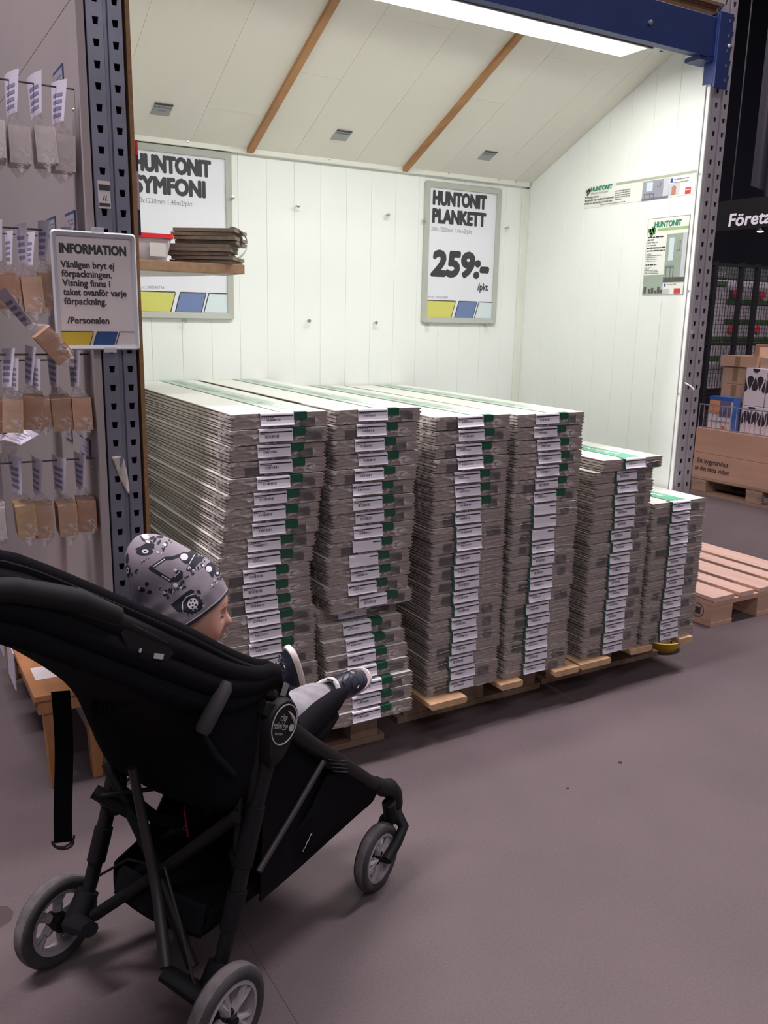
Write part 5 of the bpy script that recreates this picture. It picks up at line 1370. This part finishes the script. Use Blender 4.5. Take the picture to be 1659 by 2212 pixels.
# a second hook deeper in the bay
hook(2.95, 1.60, .30, 'wire display hook deeper in the neighbouring bay')
for k, x in enumerate((.34,.40,.46)): hang_bag(x, 2.95, 1.59, 'blockwood2', 'dim bag of wood deep in the neighbouring bay, '+ordn[2-k], 'bags deep in the neighbouring bay', seed=90+k)
hook(2.95, 1.22, .30, 'lower wire display hook deeper in the neighbouring bay')
for k, x in enumerate((.33,.39,.45)): hang_bag(x, 2.95, 1.21, 'blockwood', 'dim low bag of wood deep in the neighbouring bay, '+ordn[2-k], 'low bags deep in the neighbouring bay', seed=95+k)
hang_bag(.300, 2.345, 1.405, 'blockwood2', 'crooked clear bag of wood under the corner of the notice', 'odd bags', tilt=R(-38), seed=41)
for k, (x, y, z, ti) in enumerate(((.300,2.56,1.045,80),(.360,2.60,1.040,65))):
    t = thing('empty_bag', ('pale crumpled bag lying over the lowest hook, the left one','pale crumpled bag lying over the lowest hook, the right one')[k], 'bag', (x, y, z), group='crumpled bags over the lowest hook')
    t.rotation_euler = (0, R(ti), R(30)); hc = new('header_card', BAGV[k][0], t); new('card_print', BAGV[k][1], hc); new('clear_bag', BAGV[k][2], t); t.scale = (.7,.9,.7)
# price tags on the panel
MT['tag_border'] = mat('price_tag_border', (.05,.065,.16), .5)
MT['tag_paper'] = mat('price_tag_paper', (.38,.36,.44), .5)
for k, (ya, yb, za, zb, lab) in enumerate(((2.569,2.701,1.960,2.012,'beside the top row'),(2.520,2.650,1.590,1.640,'above the notice, right'),(2.80,2.93,1.600,1.648,'above the notice, left'),(2.492,2.622,.968,1.024,'above the lowest row, right'),(2.74,2.87,.985,1.04,'above the lowest row, left'))):
    t = thing('price_tag', 'small blue edged price tag on the white panel, '+lab, 'price tag', (.5150,(ya+yb)/2,za), group='price tags on the white panel')
    obj('holder', MB().box(.5125,.5150,ya,yb,za,zb), MT['tag_border'], t)
    obj('paper', MB().box(.5118,.5125,ya+.006,yb-.006,za+.004,zb-.008), MT['tag_paper'], t)
    obj('print', MB().box(.5114,.5118,ya+.02,yb-.04,za+.026,za+.030).box(.5114,.5118,ya+.02,yb-.06,za+.016,za+.020), MT['ink_light'], t)
# bench under the panel
bc_ = thing('bench', 'low orange brown wooden bench behind the stroller at left', 'bench', (.41, 2.9, 0))
obj('seat_board', MB().box(.312,.510,2.445,3.40,.286,.306), MT['wood_bench'], bc_, bevel=.003)
for (x, y) in ((.335,2.460),(.455,2.460),(.335,3.330),(.455,3.330)):
    tp = [(x,y,.286),(x+.046,y,.286),(x+.046,y+.046,.286),(x,y+.046,.286)]; bt = [(x+.010,y+.004,.0005),(x+.040,y+.004,.0005),(x+.040,y+.040,.0005),(x+.010,y+.040,.0005)]
    obj('leg', MB().add(bt+tp, [(3,2,1,0),(4,5,6,7),(0,1,5,4),(1,2,6,5),(2,3,7,6),(3,0,4,7)]), MT['wood_bench'], bc_, bevel=.003)
obj('apron', MB().box(.322,.500,2.452,2.468,.245,.2855), MT['wood_bench'], bc_)
obj('apron', MB().box(.322,.336,2.51,3.32,.245,.2855), MT['wood_bench'], bc_)
tag(obj('paper_slip', MB().box(.335,.400,2.56,2.66,.3064,.3076), MT['paper_hall']), 'white paper slip lying on the wooden bench', 'paper')
for k, (y, nm) in enumerate(((3.10,'far'),(2.83,'near'))):
    tag(obj('hanging_card', MB().box(.3085,.3115,y,y+.16,.19-.02*k,.30), MT['card']), 'white card hanging from the bench edge, the %s one' % nm, 'card', 'cards on the bench edge')
# dark mark on the floor
tag(obj('floor_mark', MB().lathe([(.045,.0003),(.030,.0008),(0,.0009)], (.125,1.945,0), (0,0,1), 9), mat('dark_smear', (.05,.035,.035), .8)), 'dark smear on the floor left of the stroller wheel', 'mark')

# ================================================================== the far side on the right
MT['hall_dark'] = mat('dark_hall_wall', (.012,.012,.022), .9)
tag(obj('wall_far', MB().box(12.0, 12.1, -2, 11.5, 0, 9), MT['hall_dark']), 'dark far wall of the hall', kind='structure')
tag(obj('wall_rear', MB().box(2.9, 12.1, 9.5, 9.6, 0, 9), MT['hall_dark']), 'dark rear wall of the hall', kind='structure')
def euro_pallet(x0, y0, label, m1, m2):
    t = thing('pallet', label, 'pallet', (x0+.4, y0+.6, 0), group='empty and loaded pallets on the right')
    xs = [(0,.145),(.185,.285),(.3275,.4725),(.515,.615),(.655,.80)]
    for (a, b_) in xs: deck_end_board('deck_board', x0+a, x0+b_, y0, y0+1.2, .122, .1443, m1, t)
    for y in (y0+.001, y0+.5275, y0+1.054):
        obj('cross_board', MB().box(x0, x0+.8, y, y+.145, .100, .1218), m2, t)
        for x in (x0+.001, x0+.328, x0+.654): obj('block', MB().box(x, x+.145, y+.002, y+.143, .0225, .0998), m2, t, bevel=.003)
    for x in (x0, x0+.3275, x0+.655): obj('bottom_board', MB().box(x, x+.145, y0, y0+1.2, .0005, .0222), m2, t)
    return t
MT['wood_pink_x'] = mat('pallet_pine_across', (.66,.42,.31), .7, noise_amt=.2, noise_scale=20, stretch=(.08,1,1))
ep = euro_pallet(3.25, 2.478, 'empty wooden pallet on the floor right of the stacks', MT['wood_pink'], MT['wood_pink_x'])
obj('stamp', MB().ring([(.030,0),(.034,0),(.034,.0006),(.030,.0006)], (3.2508, 2.56, .062), (-1,0,0), 24).box(3.2496,3.2504,2.545,2.575,.045,.078), MT['ink'], ep)
# pallet with collars
cp = euro_pallet(5.80, 3.57, 'wooden pallet under the collar crate at right', MT['wood_old'], MT['wood_old'])
text('stamp', 'EUR', .06, MT['ink_light'], (5.7985, 4.135, .045), (0,-1,0), (0,0,1), cp, bold=.01)
ck = thing('collar_crate', 'wooden pallet collar crate lettered Ett byggvaruhus, holding boxes', 'crate', (6.2, 4.17, .145))
MT['collar'] = mat('collar_wood', (.58,.345,.24), .75, noise_amt=.15, noise_scale=9, stretch=(1,.2,1))
for k in range(2):
    z0 = .1447+.2*k; z1 = z0+.198
    for (a, b_, c, d) in ((5.800,5.820,3.57,4.77),(6.58,6.60,3.57,4.77),(5.8205,6.5795,3.57,3.59),(5.8205,6.5795,4.75,4.77)):
        obj('collar_board', MB().box(a, b_, c, d, z0, z1), MT['collar'], ck, bevel=.002)
for k, (s, wd) in enumerate((('Ett byggvaruhus',.30),('av det rätta virket',.335))):
    text('stencil', s, .055, MT['ink'], (5.7990, 4.725+.02*k, .262-.062*k), (0,-1,0), (0,0,1), ck, bold=.02, fit=wd)
obj('inner_lid', MB().box(5.8205, 6.5795, 3.592, 4.748, .50, .52), MT['collar'], ck)
# wire fence round the crate
wf = thing('wire_surround', 'chrome wire surround standing on the collar crate', 'wire frame', (5.81, 4.17, .545))
MT['chrome'] = mat('chrome_wire', (.6,.6,.75), .2, metal=.9)
obj('rail', MB().tube([(5.81,4.765,.735),(5.81,3.58,.735)], .0055, 8), MT['chrome'], wf); obj('rail', MB().tube([(5.81,4.765,.552),(5.81,3.58,.552)], .0045, 8), MT['chrome'], wf)
vw = MB().tube([(5.81,4.765,.545),(5.81,4.765,.735)], .0035, 6)
vwm = vw.mesh('wire', [MT['chrome']])
for k in range(27):
    o = new('wire', vwm, wf, True); o.location = (0, -.0445*k, 0)
# goods in the crate
MT['carton'] = mat('brown_cardboard', (.44,.28,.19), .8, noise_amt=.08, noise_scale=8)
MT['carton_tape'] = mat('parcel_tape', (.25,.155,.09), .4)
for k, (z0, z1, y0, y1) in enumerate(((.5205,.664,4.515,4.80-.055),(.6655,.782,4.505,4.745),(.7835,.900,4.505,4.745),(.9015,1.040,4.505,4.745))):
    nm = ('lowest','second','third','topmost closed')[k]
    t = thing('cardboard_box', 'brown cardboard box in the crate, %s of its stack' % nm, 'box', (6.15,4.63,z0), group='cardboard boxes in the crate')
    obj('carton', MB().box(6.02, 6.42, y0, y1, z0, z1), MT['carton'], t, bevel=.003)
    obj('tape', MB().box(6.0185, 6.0195, 4.60, 4.645, z0+.02, z1-.005), MT['carton_tape'], t)
t = thing('cardboard_box', 'open flapped brown cardboard box on top of the stack', 'box', (6.15,4.6,1.0415), group='cardboard boxes in the crate')
mb = MB().box(6.00,6.006,4.42,4.760,1.0415,1.125).box(6.40,6.406,4.42,4.760,1.0415,1.125).box(6.006,6.40,4.42,4.426,1.0415,1.125).box(6.006,6.40,4.754,4.760,1.0415,1.125).box(6.006,6.40,4.426,4.754,1.0415,1.047)
obj('carton', mb, MT['carton'], t)
obj('flap', MB().add([(6.40,4.43,1.125),(6.40,4.75,1.125),(6.37,4.72,1.215),(6.37,4.46,1.215)], [(0,1,2,3)]), MT['carton'], t, solid=.005)
obj('flap', MB().add([(6.02,4.422,1.125),(6.38,4.422,1.125),(6.36,4.44,1.20),(6.04,4.44,1.20)], [(0,1,2,3)]), MT['carton'], t, solid=.005)
obj('tape', MB().box(5.9982,5.9992,4.575,4.62,1.05,1.124), MT['carton_tape'], t)
t = thing('cardboard_box', 'brown cardboard box beside the open flapped one', 'box', (6.2,4.25,1.04), group='cardboard boxes in the crate')
obj('carton', MB().box(6.02,6.42,4.02,4.405,1.0415,1.125), MT['carton'], t, bevel=.003)
# white cartons with a black drop pattern
MT['white_carton'] = mat('white_carton', (.62,.56,.60), .6); MT['drop'] = mat('carton_black_print', (.03,.02,.03), .6)
def drop_shape(cy, cz, r, flip=1):
    pts = [(cy+r*math.sin(a)*(1 if math.cos(a) > -.2 else 1), cz+r*math.cos(a)*flip) for a in [R(-115+230*i/16) for i in range(17)]]+[(cy, cz-2.9*r*flip)]
    return pts
def white_carton(y0, y1, z0, z1, x0, label, rot=0, seed=0):
    t = thing('white_carton', label, 'box', ((x0+.2),(y0+y1)/2,z0), group='white patterned cartons in the crate')
    c = obj('carton', MB().box(x0, x0+.34, y0, y1, z0, z1), MT['white_carton'], t, bevel=.003)
    W = y1-y0; H = z1-z0; n = 2
    for (fy, fz, fl) in ((.26,.70,1),(.74,.70,1),(.50,.50,-1),(.0,.46,-1),(1.0,.46,-1),(.5,.965,1)):
        cy = y1-W*fy; cz = z0+H*fz; r = W*.155
        P = drop_shape(cy, cz, r, fl) if fz < .9 else [(cy+r*1.1*math.cos(a), z1-.004+r*1.1*math.sin(a)) for a in [math.pi+math.pi*i/12 for i in range(13)]]
        P = [(min(max(p[0],y0+.001),y1-.001), min(max(p[1],z0+.002),z1-.002)) for p in P]
        obj('printed_drop', MB().prism(P, 'x', x0-.0012, x0-.0004), MT['drop'], c)
    return t
white_carton(4.315, 4.500, .745, 1.040, 5.99, 'white carton with black drop pattern, left one in the upper layer')
white_carton(4.120, 4.305, .745, 1.040, 5.99, 'white carton with black drop pattern, right one in the upper layer')
white_carton(4.315, 4.500, .5205, .742, 5.985, 'white carton with black drop pattern, left one in the lower layer')
white_carton(4.120, 4.305, .5205, .742, 5.985, 'white carton with black drop pattern, right one in the lower layer')
t = thing('product_carton', 'white and blue product carton with a picture, behind the wire', 'box', (5.95,4.64,.52))
obj('carton', MB().box(5.895, 5.975, 4.515, 4.742, .5205, .77), MT['white_carton'], t, bevel=.003)
MT['box_blue'] = mat('carton_blue', (.03,.10,.33), .5); MT['box_orange'] = mat('carton_orange', (.62,.27,.12), .5); MT['box_violet'] = mat('carton_violet', (.14,.11,.20), .5)
obj('blue_lid', MB().box(5.893, 5.977, 4.513, 4.744, .7705, .80), MT['box_blue'], t); obj('blue_side', MB().box(5.893, 5.977, 4.512, 4.5145, .522, .770), MT['box_blue'], t)
obj('picture', MB().box(5.8935,5.8948,4.64,4.738,.66,.768), MT['box_orange'], t); obj('picture', MB().box(5.8935,5.8948,4.53,4.638,.64,.768), MT['box_violet'], t)
obj('print_face', MB().lathe([(.018,0),(.018,.001)], (5.8930,4.69,.725), (1,0,0), 14), MT['skin_print'], t)
obj('print_line', MB().box(5.8935,5.8948,4.535,4.72,.594,.606), MT['ink_light'], t)
obj('print_dot', MB().lathe([(.017,0),(.017,.001)], (5.8935,4.595,.555), (1,0,0), 14), MT['red_print'], t)
obj('print_dot', MB().lathe([(.015,0),(.015,.001)], (5.8935,4.555,.552), (1,0,0), 14), MT['yellow_info'], t)
def wrapf(u, v):
    a = u*math.pi*1.1; r = .07+.05*(1-v); x = 5.98+.09*math.cos(a); y = 4.86-.10*math.sin(a)*.6+.10*v*.8
    return (6.05+.22*u+.02*noise.noise(Vector((u*9,v*9,1))), 4.785+.10*math.sin(math.pi*u)*(.3+.7*v)+.025*abs(noise.noise(Vector((u*7,v*8,2)))), .50+.38*(1-v)-.08*u*(1-v))
tag(obj('plastic_wrap', MB().grid(wrapf, 16, 14), MT['bagfilm'], smooth=70), 'crumpled clear plastic wrap at the left end of the crate', 'plastic')
MT['bag_white'] = mat('white_carrier_bag', (.50,.46,.50), .5, alpha=.85)
def sackf(u, v):
    a = 2*math.pi*u; r = (.075+.02*math.sin(v*3))*(1+.18*noise.noise(Vector((math.cos(a)*2,math.sin(a)*2,v*5))))
    top = 1 if v < .75 else 1+.15*math.sin(a*3)
    return (6.24+r*math.cos(a), 4.285+r*1.05*math.sin(a), 1.1265+.150*v*top)
tag(obj('carrier_bag', MB().grid(sackf, 28, 12, closeu=True), MT['bag_white'], smooth=70), 'white carrier bag standing on the cartons', 'bag')
# mesh cage and price boards behind
cg = thing('mesh_cage', 'black wire mesh cage with posts in the dark hall behind the crate', 'cage', (7.6, 6.0, 0))
MT['cage_blk'] = mat('black_cage_steel', (.012,.012,.016), .5)
for x in (7.235, 7.335, 7.735, 7.985, 8.35): obj('post', MB().box(x-.022, x+.022, 5.98, 6.02, 0, 1.98 if x > 7.3 else 3.4), MT['cage_blk'], cg)
for z in (1.17, 1.95, .2): obj('cage_rail', MB().box(7.24, 8.36, 5.985, 6.015, z-.014, z+.014), MT['cage_blk'], cg)
mv = MB().box(-.0018, .0018, 5.998, 6.002, .2, 1.95).mesh('mesh_wire', [MT['cage_blk']]); mh = MB().box(7.24, 8.36, 5.994, 5.998, -.0018, .0018).mesh('mesh_wire', [MT['cage_blk']])
for k in range(27): o = new('mesh_wire', mv, cg, True); o.location = (7.26+.041*k, 0, 0)
for k in range(42): o = new('mesh_wire', mh, cg, True); o.location = (0, 0, .22+.041*k)
MT['board_pale'] = mat('price_board_pale', (.42,.38,.41), .6, noise_amt=.15, noise_scale=7)
MT['board_green'] = mat('price_board_green', (.045,.10,.035), .6); MT['board_dgreen'] = mat('price_board_header', (.07,.085,.075), .6)
for k, (xa, xb) in enumerate(((7.36,7.78),(7.80,8.22),(8.24,8.66))):
    t = thing('price_board', 'pale and green price board behind the mesh cage, %s' % ('left','middle','right')[k], 'board', ((xa+xb)/2, 6.2, .0), group='price boards behind the cage')
    obj('sheet', MB().box(xa, xb, 6.20, 6.22, .7, 1.92), MT['board_pale'], t)
    obj('header', MB().box(xa, xb, 6.190, 6.1995, 1.83, 1.95), MT['board_dgreen'], t)
    if k == 0: text('header_text', 'KALLSKROV', .055, MT['board_pale'], (xa+.03, 6.188, 1.855), (1,0,0), (0,0,1), t, fit=.34)
    for z in (1.78, 1.215, 1.02) if k == 0 else (1.60, 1.40, 1.215): obj('green_band', MB().box(xa, xb, 6.190, 6.1995, z-.022, z+.022), MT['board_green'], t)
    if k > 0:
        for (x, z) in ((xa+.12,1.68),(xa+.10,1.32)): obj('red_dot', MB().lathe([(.045,0),(.045,.004)], (x, 6.186, z), (0,1,0), 20), MT['red_print'], t)
        obj('product_photo', MB().box(xa+.03, xa+.09, 6.188, 6.1995, 1.62, 1.72), MT['board_dgreen'], t)
# hanging sign and a little spot in the dark hall
fs_ = thing('hall_sign', 'dark hanging sign with the white word Företag', 'sign', (6.2, 4.6, 2.1))
MT['sign_dark'] = mat('sign_dark_panel', (.012,.011,.013), .7); MT['sign_text'] = mat('sign_white_letters', (.70,.64,.70), .6, emit=(.9,.85,.95), emit_s=.30)
obj('panel', MB().box(6.2, 6.24, 3.2, 5.15, 2.125, 2.36), MT['sign_dark'], fs_)
text('sign_word', 'Företag', .125, MT['sign_text'], (6.1985, 4.985, 2.155), (0,-1,0), (0,0,1), fs_, bold=.03, shear=.08, fit=.47, cap=.098)
obj('hanger', MB().tube([(6.22,5.0,2.36),(6.22,5.0,5.0)], .006, 6), MT['cage_blk'], fs_); obj('hanger', MB().tube([(6.22,3.4,2.36),(6.22,3.4,5.0)], .006, 6), MT['cage_blk'], fs_)
sl_ = obj('spot_lamp', MB().lathe([(.022,.024),(.034,.002),(.024,0)], (6.22,4.69,2.101), (0,0,1), 16), MT['cage_blk'], fs_)
obj('lens', MB().lathe([(.026,0),(.022,-.008),(0,-.011)], (6.22,4.69,2.1005), (0,0,1), 16), mat('spot_lens', (1,1,1), .4, emit=(1,.95,.95), emit_s=2.5), sl_)
# hanging plastic sheet in the dark above
MT['dark_sheet'] = mat('dark_plastic_sheet', (.035,.033,.045), .35)
def sheetf(u, v):
    y = 3.9-1.6*u; return (5.0+.05*math.sin(u*38)+.03*math.sin(u*17+2), y, 2.25+2.4*v-.25*math.sin(u*3))
tag(obj('plastic_sheet', MB().grid(sheetf, 90, 6), MT['dark_sheet'], smooth=80), 'dark plastic sheet hanging in the hall at the upper right', 'sheet')
# goods lying on the rack shelf above the beam
sd_ = thing('shelf_deck', 'brown board shelf resting on the blue beam', 'shelf', (1.7, 2.9, 2.47))
obj('deck', MB().box(.66, 2.79, YF-.018, 3.4, 2.5005, 2.518), MT['chip'], sd_); obj('riser', MB().box(.66, 2.79, YF+.002, YF+.018, 2.4625, 2.5), MT['chip'], sd_)
MT['wrapped_brown'] = mat('brown_wrapped_goods', (.17,.09,.06), .4, noise_amt=.4, noise_scale=8)
def bale(x0, x1, label, seed):
    off = Vector((seed, 0, 0)); mb = MB()
    def f(u, v):
        a = 2*math.pi*u; c, s = math.cos(a), math.sin(a); sq = lambda t: (abs(t)**.5)*(1 if t >= 0 else -1)
        hx = (x1-x0)/2; e = 1 if .02 < v < .98 else .0
        w_ = .02*noise.noise(Vector((c*2, s*2, v*6))+off)
        return ((x0+x1)/2+(sq(math.sin((v-.5)*math.pi)))*hx, 2.68+sq(c)*(.27+w_)*max(.02,math.cos((v-.5)*math.pi)**.25), 2.70+sq(s)*(.175+w_)*max(.02,math.cos((v-.5)*math.pi)**.25))
    mb.grid(f, 32, 24, closeu=True)
    return tag(obj('wrapped_bale', mb, MT['wrapped_brown'], smooth=80), label, 'bale', 'wrapped goods above the beam')
bale(.75, 1.75, 'brown wrapped bale above the beam, left one', 1.0); bale(1.80, 2.35, 'brown wrapped bale above the beam, middle one', 2.3); bale(2.38, 2.78, 'brown wrapped bale above the beam, right one', 5.1)
# sticker and cable tie on the right upright
tag(obj('blank_sticker', MB().box(2.802,2.820,YF-.0082,YF-.0072,1.337,1.349), MT['paper_hall']), 'tiny blank white sticker on the right upright', 'sticker')
tag(obj('cable_tie', MB().tube([(2.795,YF-.012,1.145),(2.812,YF-.030,1.132),(2.826,YF-.034,1.118)], [.0025,.0028,.0040], 6), MT['fix_white'], smooth=60), 'white cable tie end sticking out at the right upright', 'cable tie')
